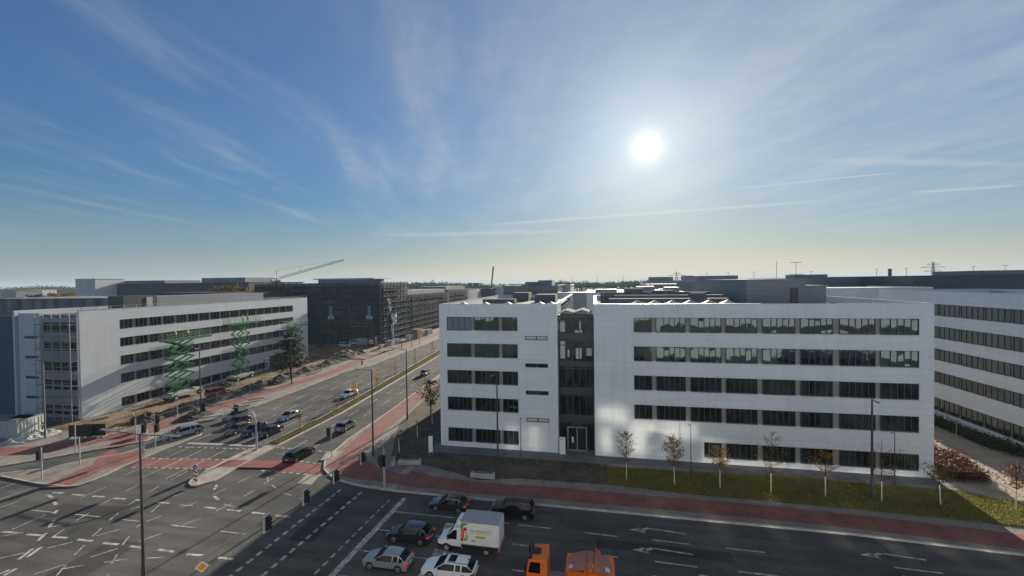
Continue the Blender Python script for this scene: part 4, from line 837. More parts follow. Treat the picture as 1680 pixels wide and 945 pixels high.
    MB().box(-1.75, 1.055, 1.62, -.75, 1.062, 1.86).build('yellow_sticker', mat('sticker_yellow', (.75, .52, .04), .5), bx)
    b = MB()
    for z0 in (1.68, 1.77): b.box(-1.65, 1.0625, z0, -.85, 1.064, z0 + .035)
    b.build('sticker_print', mat('print_brown', (.2, .12, .03), .6), bx)
    cu = bpy.data.curves.new('lettering', 'FONT'); cu.body = 'IHR LIEFERSERVICE'; cu.size = .27; cu.extrude = .002; cu.align_x = 'CENTER'
    o = bpy.data.objects.new('lettering', cu); COL.objects.link(o); dg = bpy.context.evaluated_depsgraph_get(); me = bpy.data.meshes.new_from_object(o.evaluated_get(dg)); bpy.data.objects.remove(o)
    me.materials.clear(); me.materials.append(mat('print_blue', (.10, .14, .22), .5)); o = bpy.data.objects.new('lettering', me); COL.objects.link(o); o.parent = bx; o.location = (-1.25, 1.06, 2.2); o.rotation_euler = (R(90), 0, R(180)); o.scale = (.86, 1, 1)
    b = MB(); b.box(-2.3, 1.056, 2.06, -.2, 1.061, 2.085)
    for q in range(9):
        a0, a1 = math.pi * q / 9, math.pi * (q + 1) / 9; cx, cz, rr = -2.05, 2.28, .3
        b.bar((cx + rr * math.cos(a0), 1.058, cz + rr * math.sin(a0)), (cx + rr * math.cos(a1), 1.058, cz + rr * math.sin(a1)), .006, .03)
    b.build('underline_and_arc', mat('print_grey', (.25, .27, .3), .5), bx)
box_van()

def gritter():
    r = thing('gritting_lorry', 'orange municipal lorry with covered hopper at the bottom edge of the photo', 'lorry', (at(868, 893, 2.34).x + 2.75 * .82, at(890, 893, 2.34).y - .75, 0), HW); r.scale = (.82, .82, .82)
    X0 = 2.75
    b = MB(); b.add([(X0, -1.15, .75), (X0, 1.15, .75), (X0 - 1.75, 1.15, .75), (X0 - 1.75, -1.15, .75), (X0 - .02, -1.15, 1.65), (X0 - .02, 1.15, 1.65), (X0 - .22, 1.1, 2.75), (X0 - .22, -1.1, 2.75), (X0 - 1.75, 1.1, 2.85), (X0 - 1.75, -1.1, 2.85), (X0 - 1.75, 1.15, 1.65), (X0 - 1.75, -1.15, 1.65)],
        [(0, 1, 5, 4), (4, 5, 6, 7), (7, 6, 8, 9), (1, 2, 10, 5), (5, 10, 8, 6), (0, 4, 11, 3), (4, 7, 9, 11), (3, 11, 9, 8, 10, 2), (0, 3, 2, 1)])
    b.build('cab', ORANGE, r, bevel=.05)
    MB().add([(X0 + .012, -1.0, 1.72), (X0 + .012, 1.0, 1.72), (X0 - .16, .98, 2.62), (X0 - .16, -.98, 2.62)], [(0, 1, 2, 3)]).build('windscreen', CARG, r)
    for s in (-1, 1):
        MB().add([(X0 - .2, s * 1.165, 1.75), (X0 - 1.2, s * 1.165, 1.75), (X0 - 1.2, s * 1.125, 2.6), (X0 - .38, s * 1.125, 2.6)], [(0, 1, 2, 3)]).build('side_window', CARG, r)
        MB().box(X0 - .05, s * 1.3 - .12, 1.8, X0 + .1, s * 1.3 + .12, 2.5).build('mirror', BLACK, r, bevel=.03)
    b = MB(); b.box(X0 - 1.15, -.35, 2.8, X0 - .5, .35, 2.9); b.build('roof_hatch', BLACK, r)
    MB().box(X0 - .45, -1.05, 2.74, X0 - .25, 1.05, 2.92).build('beacon_bar', BLACK, r)
    b = MB(); b.box(-4.5, -.5, .6, X0 - .2, .5, .95); b.box(-4.4, -1.1, .75, -.2, -1.0, 1.0); b.box(-4.4, 1.0, .75, -.2, 1.1, 1.0); b.build('chassis', POLE, r)
    for x in (1.6, -3.0):
        for s in (-1, 1):
            w = MB().tube((x, s * .82, .5), (x, s * 1.14, .5), .5, n=18).build('wheel', RUBBER, r); MB().tube((x, s * 1.14, .5), (x, s * 1.155, .5), .28, n=14).build('rim', METAL, w)
    h = MB(); z0, z1 = 1.1, 2.35
    h.add([(.55, -.8, z0), (.55, .8, z0), (-3.0, .8, z0), (-3.0, -.8, z0), (.6, -1.15, z1), (.6, 1.15, z1), (-3.2, 1.15, z1), (-3.2, -1.15, z1)], [(0, 1, 5, 4), (1, 2, 6, 5), (2, 3, 7, 6), (3, 0, 4, 7), (0, 3, 2, 1), (4, 5, 6, 7)])
    hp = h.build('hopper', ORANGE, r)
    t_ = MB(); xs = [.68, -.3, -1.05, -1.6, -3.28]; zz = [2.3, 2.62, 2.8, 2.78, 2.28]
    for (ya, yb, dz) in ((-1.2, -.1, 0), (-.1, .1, .03), (.1, 1.2, 0)): pass
    vs = []; ny = 7
    for x, z_ in zip(xs, zz):
        for j in range(ny): y = -1.2 + 2.4 * j / (ny - 1); vs.append((x, y, z_ - .12 * (abs(y) / 1.2) ** 2 + rnd.uniform(-.015, .015)))
    t_.add(vs, [(i * ny + j, i * ny + j + 1, (i + 1) * ny + j + 1, (i + 1) * ny + j) for i in range(len(xs) - 1) for j in range(ny - 1)])
    t_.build('hopper_cover', TARP, r, smooth=True)
    b = MB()
    for x, z_ in ((-1.05, 2.83), (-1.6, 2.81)): b.bar((x, -1.18, z_ - .12), (x, 0, z_), .035, .03); b.bar((x, 0, z_), (x, 1.18, z_ - .12), .035, .03)
    b.build('cover_strap', BLACK, r)
    MB().add([(.1, .55, 2.56), (.4, .55, 2.46), (.4, .95, 2.43), (.1, .95, 2.53)], [(0, 1, 2, 3)]).build('cover_patch', mat('patch_blue', (.45, .55, .7), .5), r); b = MB(); b.add([(-2.5, .5, 2.60), (-2.85, .5, 2.50), (-2.85, .95, 2.46), (-2.5, .95, 2.56)], [(0, 1, 2, 3)]); b.build('cover_patch', mat('patch_blue', (.45, .55, .7), .5), r)
    b = MB(); b.bar((-1.4, .7, 2.86), (-2.1, 1.28, 2.0), .16, .16); b.bar((-1.25, .75, 2.82), (-.75, 1.3, 2.2), .12, .12); b.box(-1.5, .9, 2.5, -1.15, 1.22, 2.66); b.build('loading_chute', ORANGE, r)
    b = MB(); b.tube((-1.9, -1.1, 2.5), (-1.75, -1.25, 2.95), .03, n=6); b.bar((-2.2, -1.0, 2.45), (-1.95, -1.25, 2.8), .08, .06); b.build('work_lamp', ORANGE, r)
    for ch in r.children:
        if ch.name.split('.')[0] in ('hopper', 'hopper_cover', 'cover_strap', 'cover_patch', 'loading_chute', 'work_lamp'): ch.location = (-1.15, 0, -.12)
gritter()

# ------------------------------------------------------------------ lamps, signals, signs
def lamp_post(label, x, y, h, arms, r0=.11, group='street lamps', m=POLE, z=.12, name='street_lamp'):
    t = thing(name, label, 'street lamp', (x, y, z), 0, group)
    b = MB(); b.tube((0, 0, 0), (0, 0, 1.1), r0 * 1.25, r0 * 1.2, n=10); b.tube((0, 0, 1.1), (0, 0, h), r0, r0 * .6, n=10); b.box(-.03, -r0 * 1.3, .5, .06, -r0 * 1.15, .9); b.build('pole', m, t)
    for (dx, dy, dz) in arms:
        L = math.hypot(dx, dy); d = Vector((dx, dy, dz)) / L
        MB().tube((0, 0, h - .05), (dx * .62, dy * .62, h - .05 + dz * .62), .035, n=6).build('arm', m, t)
        p0 = Vector((dx, dy, dz)) * .6 + Vector((0, 0, h - .05)); p1 = Vector((dx, dy, dz)) + Vector((0, 0, h - .05))
        hd = MB(); hd.bar(p0, p1, .22, .08); hd.build('lamp_head', POLE, t, bevel=.02)
    return t
lamp_post('tall double armed lamp post in the foreground at the left bottom edge', -31.3, 23.2, 10.55, [(-3.6, .1, .15), (3.4, 0, .1)], .105, m=DPOLE)
lamp_post('tall lamp post on the red corner with one arm over the avenue', -26.4, 45.5, 10.5, [(-2.2, 0, .1)], m=DPOLE)
lamp_post('tall lamp post further up the avenue in front of the dark pine', -28.2, 58.6, 10.7, [(-2.6, .2, .35)], m=DPOLE)
lamp_post('tall lamp post before the left half of the main building', -10.3, 42.9, 11.1, [(-.3, -1.6, .1)], m=DPOLE)
lamp_post('tall lamp post rising from the grass before the right windows', 25.5, 44.6, 9.4, [(-.3, -1.5, .1)], .12, m=DPOLE)
lamp_post('dark lamp post in front of the first green lift', -61.7, 54.8, 11, [(.6, -1.4, .1)], m=DPOLE)
lamp_post('lamp post with long arm beside the yellow jacketed worker', -75.2, 43.6, 10.3, [(-3.4, -.6, .1)], m=POLE)
lamp_post('lamp post in front of the conifer by the left building', -62.5, 76, 9.8, [(.6, -1.4, .1)], m=DPOLE)
for (px, py, py2, lab) in ((586, 585, 556, 'slim lamp post by the soil heap of the site'), (659, 573, 555, 'slim lamp post before the container stacks'), (675, 570, 552, 'slim lamp post before the orange hoarding'), (688, 566, 541, 'slim lamp post where the pavement meets the far scaffold')):
    p = at(px, py); q = on(px, py2, p.y); lamp_post(lab, p.x, p.y, q.z, [(.4, -1.2, .05)], .08)
SL = 'low path lamps before the main building'
lamp_post('low path lamp before the grey blank panels left of the entrance', -8.8, 48.4, 4.7, [(.1, -.35, .02)], .05, SL, DPOLE)
lamp_post('low path lamp between the second and third front trees', 9.9, 46.6, 5.5, [(-.25, -.35, .02)], .05, SL, DPOLE)
lamp_post('low path lamp near the right corner of the main building', 29.3, 47.8, 5.3, [(-.45, -.3, .1)], .05, SL, DPOLE)
lamp_post('low path lamp behind the reddish hedge on the sandy path', 40.4, 56.0, 4.2, [(-1.0, .2, .35)], .05, SL, POLE)

def signal_head(b, x, y, z, axis, h=.95, s=1):
    """housing with backing board; lenses point along +-axis"""
    d = .16
    if axis == 'x':
        b.box(x - d, y - .16, z - h / 2, x + d, y + .16, z + h / 2, 0); b.box(x + s * .02 - .02, y - .30, z - h / 2 - .12, x + s * .02 + .02, y + .30, z + h / 2 + .12, 1)
        for q in (-1, 0, 1): b.tube((x + s * d, y, z + q * .3), (x + s * (d + .2), y, z + q * .3 + .03), .12, .13, n=10, mi=0)
    else:
        b.box(x - .16, y - d, z - h / 2, x + .16, y + d, z + h / 2, 0); b.box(x - .30, y + s * .02 - .02, z - h / 2 - .12, x + .30, y + s * .02 + .02, z + h / 2 + .12, 1)
        for q in (-1, 0, 1): b.tube((x, y + s * d, z + q * .3), (x, y + s * (d + .2), z + q * .3 + .03), .12, .13, n=10, mi=0)
SGW = mat('signal_white_edge', (.6, .62, .62), .5)
t = thing('signal_gantry', 'curved mast on the corner with a long arm carrying four signals over the lanes', 'traffic signal', (-21.2, 38.6, .12))
b = MB(); b.tube((0, 0, 0), (0, 0, 4.0), .13, .11, n=10); pts = [(0, 0, 4.0), (0, -.15, 4.5), (-.2, -.6, 4.85), (-.35, -1.3, 5.0), (-1.3, -18.9, 4.98)]
for a_, c_ in zip(pts[:-1], pts[1:]): b.tube(a_, c_, .06, .055, n=8)
b.build('mast', METAL, t)
for yy in (-3.3, -7.1, -10.6, -14.2):
    b = MB(); xx = -.28 + .056 * yy; b.box(xx - .04, yy - .05, 4.5, xx + .04, yy + .05, 4.97, 0); signal_head(b, xx, yy, 4.5, 'x', s=1); b.build('signal_head', [BLACK, SGW], t)
b = MB(); signal_head(b, .0, -.28, 2.9, 'y', s=-1); signal_head(b, -.28, 0, 2.7, 'x', s=-1); b.build('signal_head', [BLACK, BLACK], t)
b = MB(); b.add([(.0 + .13 * 0, -18.5, 4.75), (.0, -17.95, 5.35), (.0, -18.5, 5.95), (.0, -19.05, 5.35)], [(0, 1, 2, 3)]); b.v = [(x - .12 + 0.0, y, z_) for x, y, z_ in b.v]
b2 = MB(); 
b2.poly([(0, .45), (.45, 0), (0, -.45), (-.45, 0)], 0, .03, 0); b2.poly([(0, .32), (.32, 0), (0, -.32), (-.32, 0)], .03, .035, 1)
b2.build('priority_sign', [PLATE, mat('sign_orange', (.75, .30, .02), .5)], t, M=Matrix.Translation((-1.05, -19.0, 4.75)) @ Matrix.Scale(.75, 4) @ Matrix.Rotation(R(35), 4, 'Z') @ Matrix.Rotation(R(90), 4, 'X'))
t = thing('signal_gantry', 'arched signal mast standing in the tip of the grass median', 'traffic signal', (-42.1, 44.8, .13))
b = MB(); b.tube((0, 0, 0), (0, 0, 3.5), .12, .11, n=10); pts = [(0, 0, 3.5), (-.15, 0, 4.2), (-.6, .1, 4.8), (-1.4, .2, 5.1), (-9, .9, 5.2)]
for a_, c_ in zip(pts[:-1], pts[1:]): b.tube(a_, c_, .06, .055, n=8)
b.build('mast', METAL, t)
b = MB(); signal_head(b, 0, .3, 2.9, 'y', s=1); b.build('signal_head', [BLACK, BLACK], t)
for xx in (-3.6, -8.7): b = MB(); signal_head(b, xx, .6, 4.8, 'y', s=1); b.build('signal_head', [BLACK, BLACK], t)
def signal_post(label, px, py, h, heads, group='signal posts at the crossing', m=METAL, z=.12):
    p = at(px, py, z); t = thing('traffic_signal', label, 'traffic signal', (p.x, p.y, z), 0, group)
    MB().tube((0, 0, 0), (0, 0, h), .06, n=8).build('pole', m, t)
    for (ax, s, zz, off) in heads:
        b = MB(); signal_head(b, off if ax == 'y' else s * .25, s * .25 if ax == 'y' else off, zz, ax, .85, s); b.build('signal_head', [BLACK, BLACK], t)
    return t
signal_post('signal post alone on the left tip of the island', 69, 785, 3.4, [('x', -1, 2.6, 0)])
signal_post('bare post left of the slip lane crossing, without lamp', 131, 762, 3.2, [])
signal_post('bare post behind the slip lane crossing beside the dark hoarding', 124, 743, 3.6, [])
signal_post('signal post on the pavement left of the two island signals', 223, 723, 3.0, [('x', -1, 2.6, 0)])
signal_post('shorter of the two signal posts behind the double armed lamp', 234, 742, 3.6, [('x', 1, 3.0, 0)])
signal_post('taller signal post between the double armed lamp and the turning car', 255, 735, 4.0, [('x', 1, 2.6, 0), ('y', 1, 3.6, 0)])
signal_post('slim signal post on the right corner beside the grey minivan', 544, 749, 3.3, [('x', -1, 3.0, 0)])
t = thing('keep_right_beacon', 'blue round arrow sign over a red and white striped beacon on the island tip', 'road sign', tuple(at(322, 793, .14)))
MB().tube((0, 0, 0), (0, 0, 2.1), .035, n=8).build('post', METAL, t)
b = MB(); b.tube((0, -.05, 1.75), (0, -.08, 1.75), .32, n=20, mi=0); b.tube((0, -.08, 1.75), (0, -.085, 1.75), .28, n=20, mi=1); b.bar((-.12, -.09, 1.88), (.12, -.09, 1.62), .006, .07, 0); b.add([(.19, -.09, 1.55), (.17, -.09, 1.75), (0, -.09, 1.56)], [(0, 1, 2)], 0); b.build('arrow_sign', [PLATE, mat('sign_blue', (.02, .10, .42), .5)], t)
b = MB(); b.box(-.25, -.07, .25, .25, -.04, 1.35, 0)
for z0 in (.3, .72, 1.14): b.add([(-.25, -.075, z0 + .0), (.25, -.075, z0 - .0 - .0 + .18 - .18), (.25, -.075, z0 + .2), (-.25, -.075, z0 + .2)], [(0, 1, 2, 3)], 1)
b.v = [(x, y, z_ + (-.22 * x if y < -.072 else 0)) for x, y, z_ in b.v]
b.build('striped_board', [PLATE, mat('sign_red', (.5, .02, .02), .5)], t)

# ------------------------------------------------------------------ street furniture by the main building
def at2(px, py): p = at(px, py, .13); return p
for (pa, pb, lab) in (((652, 763), (690, 763), 'long concrete bench block beside the litter bin'), ((771, 784), (812, 787), 'long concrete bench block left of the tall front lamp')):
    a, c = at2(*pa), at2(*pb); r_ = thing('bench_block', lab, 'bench', ((a.x + c.x) / 2, (a.y + c.y) / 2 + .3, .13), math.atan2(c.y - a.y, c.x - a.x), 'concrete bench blocks')
    L = (c - a).length; MB().poly([(-L / 2, -.3), (L / 2, -.3), (L / 2 - .12, .3), (-L / 2 + .12, .3)], 0, .55).build('block', CONC, r_, bevel=.04); MB().box(-L / 2 + .3, -.27, .552, L / 2 - .3, .24, .575).build('top_slab', PAVED, r_)  # thin slab in the dark paver colour on top of the bench
p = at2(645, 763); r_ = thing('litter_bin', 'small round grey litter bin beside the left bench block', 'litter bin', tuple(p)); MB().tube((0, 0, 0), (0, 0, .85), .27, .29, n=16).build('drum', METAL, r_); MB().tube((0, 0, .85), (0, 0, .92), .31, n=16).build('lid', POLE, r_); MB().box(-.12, -.30, .6, .12, -.27, .75).build('opening', BLACK, r_)
p = at2(706, 745); r_ = thing('info_board', 'narrow white upright board on two legs in the planting bed', 'sign', tuple(p), R(25)); MB().box(-.2, -.05, .25, .3, .05, 2.2).build('board', WHITE, r_, bevel=.01)
for x in (-.15, .25): MB().box(x - .03, -.03, 0, x + .03, .03, .25).build('leg', METAL, r_)
r_ = thing('info_stele', 'white stele standing left of the entrance doors', 'sign', (-3.95, FY - .25, .13)); MB().box(-.36, -.08, 0, .36, .08, 2.05).build('panel', WHITE, r_, bevel=.015); MB().box(-.25, -.086, 1.8, .1, -.08, 1.87).build('nameplate', POLE, r_)
p = at2(789, 731 + 20)

# ------------------------------------------------------------------ trees and plants
def leaf_mat(name, a, c, rough=.7, scale=.9):
    if name in MATS: return MATS[name]
    m = mat(name, a, rough); t = m.node_tree; N = NT(t); b = t.nodes['Principled BSDF']
    co = N.n('ShaderNodeNewGeometry').outputs['Position']; rp = N.n('ShaderNodeNewGeometry').outputs['Random Per Island']
    nz = N.n('ShaderNodeTexNoise', {'Vector': co, 'Scale': scale, 'Detail': 2.0}).outputs[0]
    t.links.new(N.mix(N.mr(N.m('ADD', nz, N.m('MULTIPLY', rp, .5)), .4, 1.0), c4(a), c4(c)), b.inputs['Base Color'])
    tr = N.n('ShaderNodeBsdfTranslucent', {0: c4(c)}); mx = N.n('ShaderNodeMixShader', {0: .3, 1: b.outputs[0], 2: tr.outputs[0]}); t.links.new(mx.outputs[0], t.nodes['Material Output'].inputs[0]); return m
LF_BR = leaf_mat('leaf_brown', (.085, .055, .022), (.25, .16, .045)); LF_OR = leaf_mat('leaf_orange', (.20, .09, .022), (.46, .24, .045)); LF_YE = leaf_mat('leaf_yellow', (.34, .20, .03), (.55, .36, .06))
LF_PI = leaf_mat('needle_dark', (.008, .016, .010), (.022, .038, .018)); LF_RE = leaf_mat('hedge_red', (.05, .02, .012), (.16, .06, .03)); LF_GR = leaf_mat('shrub_green', (.018, .035, .012), (.07, .09, .03)); LF_DP = leaf_mat('leaf_drab', (.06, .055, .022), (.16, .13, .04))
LF_PB = leaf_mat('needle_brown', (.030, .034, .016), (.085, .075, .03))
def leaves(b, c, n, spread, size, mi=0, squash=1.0, rr=rnd):
    for _ in range(n):
        p = Vector(c) + Vector((rr.gauss(0, spread), rr.gauss(0, spread), rr.gauss(0, spread * squash)))
        u = Vector((rr.uniform(-1, 1), rr.uniform(-1, 1), rr.uniform(-1, 1))).normalized(); v = u.orthogonal().normalized(); s = size * rr.uniform(.6, 1.3)
        b.add([p - u * s, p + v * s * .55, p + u * s, p - v * s * .55], [(0, 1, 2, 3)], mi)
def tree(name, label, x, y, h, th, cr, leafm, trunkm=BARK, nb=22, nl=26, ls=.13, z=.14, group=None, seed=1, kindt='round', bare=.0, trunk_r=.06, z2=None, droop=0.0):
    rr = random.Random(seed); t = thing(name, label, 'tree', (x, y, z), rr.uniform(0, 6), group); tb = MB(); cb = MB(); lean = Vector((rr.uniform(-.03, .03), rr.uniform(-.03, .03), 1))
    top = lean * h; tb.tube((0, 0, -.15), lean * th, trunk_r, trunk_r * .8, n=8, mi=0); tb.tube(lean * th, top * .97, trunk_r * .75, .012, n=6, mi=1)
    for i in range(nb):
        f = (i + .5) / nb; z0 = th * .95 + (h - th) * f * .88
        if kindt == 'pine': R_ = cr * (1 - f) ** .75 * rr.uniform(.55, 1.1) + .25
        elif kindt == 'flame': R_ = cr * (math.sin(math.pi * (f * .72 + .2)) ** 1.2) * rr.uniform(.6, 1.05)
        else: R_ = cr * math.sin(math.pi * (f * .8 + .16)) * rr.uniform(.65, 1.1)
        a = i * 2.4 + rr.uniform(-.4, .4); upz = R_ * (rr.uniform(.5, 1.0) if kindt != 'pine' else rr.uniform(-.05, .3) - droop)
        p0 = lean * z0; p1 = p0 + Vector((math.cos(a) * R_, math.sin(a) * R_, upz)); pm = (p0 + p1) / 2 + Vector((0, 0, -.1 * R_))
        r0 = trunk_r * .42 * (1 - f * .6); tb.tube(p0, pm, r0, r0 * .7, n=5, mi=1, cap=False); tb.tube(pm, p1, r0 * .7, .006, n=4, mi=1, cap=False)
        for q in range(3):
            pq = pm.lerp(p1, rr.random()); tb.tube(pq, pq + Vector((rr.uniform(-1, 1), rr.uniform(-1, 1), rr.uniform(.1, 1))) * R_ * .35, r0 * .4, .004, n=4, mi=1, cap=False)
        if rr.random() < bare * (.4 + f): continue
        for q in range(4):
            leaves(cb, p0.lerp(p1, .35 + .22 * q), max(1, nl // 4), R_ * (.17 if kindt != 'pine' else .2), ls, 0, .7 if kindt != 'pine' else .4, rr)
    tb.build('trunk', [trunkm, BARK], t); cb.build('crown', leafm, t); return t
FT = 'young trees in the grass before the main building'
FTL = [(3.1, 44.4, 5.3, LF_BR, .15, 'first young tree right of the entrance, brownish leaves and pale trunk', 'flame', 1.15), (7.8, 44.2, 5.1, LF_BR, .05, 'second young tree from the entrance, fullest brown crown', 'flame', 1.3), (12.1, 44.2, 4.4, LF_OR, .25, 'young tree with dark top in front of the first ground floor window', 'flame', 1.1),
       (16.7, 44.2, 6.2, LF_OR, .3, 'tallest young tree before the facade with bright orange lower leaves', 'flame', 1.6), (21.4, 44.2, 4.5, LF_OR, .3, 'young tree with orange skirt left of the tall grass lamp', 'flame', 1.3), (26.0, 44.1, 6.0, LF_BR, .85, 'almost bare young tree right of the tall grass lamp', 'round', 1.5), (30.7, 44.2, 3.9, LF_DP, .6, 'thin leafed young tree before the right corner of the facade', 'round', 1.3), (36.5, 44.4, 4.0, LF_RE, .35, 'reddish young tree at the right edge on the sunlit lawn', 'round', 1.4)]
for i, (x, y, h, lm, bare, lab, kt, cr) in enumerate(FTL): tree('young_tree', lab, x, y, h, 1.9 if i != 3 else 1.9, cr, lm, LIME, 26, 40, .085, .14, FT, 30 + i, kt, bare, .05)
tree('pine_tree', 'dark conifer in front of the far end of the left white building', -66.0, 80.0, 11.5, 2.4, 4.0, LF_PI, BARK, 34, 170, .2, .2, None, 5, 'pine', .16, .2, droop=.1)
tree('pine_tree', 'small dark pine by the left corner of the main building', -25.2, 60.5, 6.0, 1.5, 2.5, LF_PB, BARK, 30, 44, .13, .13, None, 9, 'round', .25, .1)
MT = 'yellow saplings in the grass median'
for i, (x, y, h, lm, lab) in enumerate(((-41.6, 52.0, 2.9, LF_DP, 'sparse sapling with stakes nearest the arched signal mast'), (-41.5, 60.5, 2.2, LF_DP, 'bare staked sapling in front of the white car'), (-42.1, 66.5, 3.6, LF_YE, 'yellow sapling hiding the rear of the white car'), (-42.5, 75.5, 4.2, LF_YE, 'bright yellow sapling left of the corner lamp post'), (-43.2, 84.5, 4.6, LF_YE, 'yellow sapling between the two tall avenue lamps'), (-44.2, 97, 4.6, LF_YE, 'thin yellow sapling just right of the second tall avenue lamp'), (-46, 113, 4.4, LF_YE, 'far yellow sapling near the bend of the median'), (-46.9, 122, 4.6, LF_YE, 'furthest yellow sapling of the median'))):
    t = tree('sapling', lab, x, y, h, 1.5, .55 if h > 3 else .35, lm, BARK, 14, 26, .10, .17, MT, 60 + i, 'flame', .1 if lm is LF_YE else .5, .03)
    b = MB()
    for (dx, dy) in ((-.4, 0), (.4, 0), (0, .45)): b.tube((dx, dy, -.1), (dx, dy, 1.9), .035, n=6)
    b.bar((-.4, 0, 1.8), (.4, 0, 1.8), .04, .08); b.bar((0, .45, 1.75), (-.4, 0, 1.75), .04, .08); b.bar((0, .45, 1.7), (.4, 0, 1.7), .04, .08); b.build('stake_frame', WOOD, t)
YT = 'bare young trees in the planting bed'
for i, (px, py, h, lab) in enumerate(((655, 742, 2.2, 'pale stake like young tree nearest the left bench block'), (685, 718, 2.6, 'bare young tree with pale trunk left of the info board'), (709, 696, 3.0, 'bare young tree with pale trunk under the small pine'))):
    p = at(px, py, .13); tree('bare_tree', lab, p.x, p.y, h, 1.7, .4, LF_DP, LIME, 9, 4, .06, .13, YT, 90 + i, 'flame', .7, .05)
def hedge(name, label, pts, w, h, lm, dens, size, seed, z=.13, cat='hedge', group=None):
    rr = random.Random(seed); P = [Vector((p[0], p[1], 0)) for p in pts]; t = thing(name, label, cat, tuple(P[0] + Vector((0, 0, z))), 0, group); b = MB(); st = MB()
    for a, c in zip(P[:-1], P[1:]):
        L = (c - a).length; d = (c - a) / L; nn = Vector((-d.y, d.x, 0))
        for _ in range(int(L * dens)):
            q = a + d * rr.uniform(0, L) + nn * rr.uniform(-w / 2, w / 2) - P[0]; hh = h * rr.uniform(.5, 1.05)
            if rr.random() < .35: st.tube((q.x, q.y, 0), (q.x + rr.uniform(-.15, .15), q.y + rr.uniform(-.15, .15), hh), .012, .004, n=4)
            leaves(b, (q.x, q.y, hh * .6), 9, hh * .15, size, 0, 1.3, rr)
    st.build('stems', BARK, t); b.build('foliage', lm, t); return t
hedge('hedge', 'reddish brown hedge at the right corner of the main building', [(35.2, 50.4), (38.6, 50.2)], 1.6, 1.5, LF_RE, 110, .11, 3)['label'] = 'front part of the reddish brown hedge by the building corner'
hedge('hedge', 'rear part of the reddish hedge running back along the sandy path', [(35.4, 52.0), (38.6, 52.4), (38.0, 58.5), (35.6, 58.5)], 2.2, 1.6, LF_RE, 90, .11, 4)
hedge('shrub_bed_plants', 'dark green shrubs at the foot of the right wing', [(47.2, 60), (47.4, 100)], 1.8, 1.3, LF_GR, 45, .14, 5, cat='shrubs')
hedge('shrub_bed_plants', 'dark shrubs at the right image edge beyond the sandy path', [(47.2, 60), (50.5, 54)], 2.5, 1.5, LF_GR, 60, .13, 6, cat='shrubs')
def grass_stuff(name, outline_fn, n, seed, mats, h=.16, z=.15):
    rr = random.Random(seed); b = MB()
    for _ in range(n):
        x, y = outline_fn(rr)
        a = rr.uniform(0, 6.3); hh = h * rr.uniform(.4, 1.3); w = .03; lx, ly = rr.uniform(-.1, .1), rr.uniform(-.1, .1)
        b.add([(x - w * math.cos(a), y - w * math.sin(a), z - .01), (x + w * math.cos(a), y + w * math.sin(a), z - .01), (x + lx, y + ly, z + hh)], [(0, 1, 2)], 0 if rr.random() < .8 else 1)
    for _ in range(n // 5):
        x, y = outline_fn(rr); p = Vector((x, y, z + .03 + rr.random() * .08)); u = Vector((rr.uniform(-1, 1), rr.uniform(-1, 1), rr.uniform(-.3, .3))) * .075; v = Vector((-u.y, u.x, rr.uniform(-.03, .03)))
        b.add([p - u, p + v, p + u, p - v], [(0, 1, 2, 3)], 2)
    return kind(b.build(name, mats), 'stuff')
GB1 = leaf_mat('blade_green', (.08, .11, .02), (.26, .29, .055), scale=.5); GB2 = leaf_mat('blade_straw', (.14, .11, .04), (.24, .19, .07)); FL = leaf_mat('fallen_leaf', (.22, .10, .03), (.42, .22, .05))
def in_lawn(rr):
    while True:
        x = rr.uniform(1.2, 46) if rr.random() < .85 else rr.uniform(28, 46)
        lo_, hi_ = lerp_tab([(1, 43.1), (9.9, 42.5), (19.8, 42.3), (27.2, 42.0), (33.4, 41.6), (60, 39.5)], x), lerp_tab([(1.5, 47.3), (8.2, 47.4), (20.8, 48), (29, 47.4), (34, 47.6), (36.5, 46.4), (60, 43.4)], x)
        return x, rr.uniform(lo_, hi_)
grass_stuff('lawn_grass', in_lawn, 60000, 11, [GB1, GB2, FL])
def in_med(rr):
    y = 47 + rr.random() ** 1.5 * 75; xr_, xl_ = lerp_tab([(47, -40.8), (60, -40.6), (78.5, -41.8), (111, -44), (160, -47.9)], y), lerp_tab([(47, -42.2), (57, -41.95), (72, -42.85), (91, -44.5), (118, -46.8), (160, -50.6)], y); return rr.uniform(xl_, xr_), y
grass_stuff('median_grass_blades', in_med, 18000, 12, [leaf_mat('blade_olive', (.08, .09, .02), (.19, .19, .05)), GB2, FL], .14, .17)
def in_bed(rr): return rr.uniform(-27, 1), rr.uniform(43.6, 48) if rr.random() < .6 else rr.uniform(43.6, 60)
def in_bed2(rr):
    while True:
        x, y = in_bed(rr)
        if y < 48 or x < -21: 
            if not (y < lerp_tab([(-28, 46), (-20, 44), (-14, 43.5), (-8, 43), (2, 43)], x) + .2): return x, y
grass_stuff('bed_litter', in_bed2, 2500, 13, [GB2, LF_BR, FL], .12, .13)
def in_site(rr): return rr.uniform(-78.5, -66.5), rr.uniform(44, 110)
grass_stuff('site_weeds', in_site, 5000, 14, [GB2, GB1, LF_BR], .25, .3)

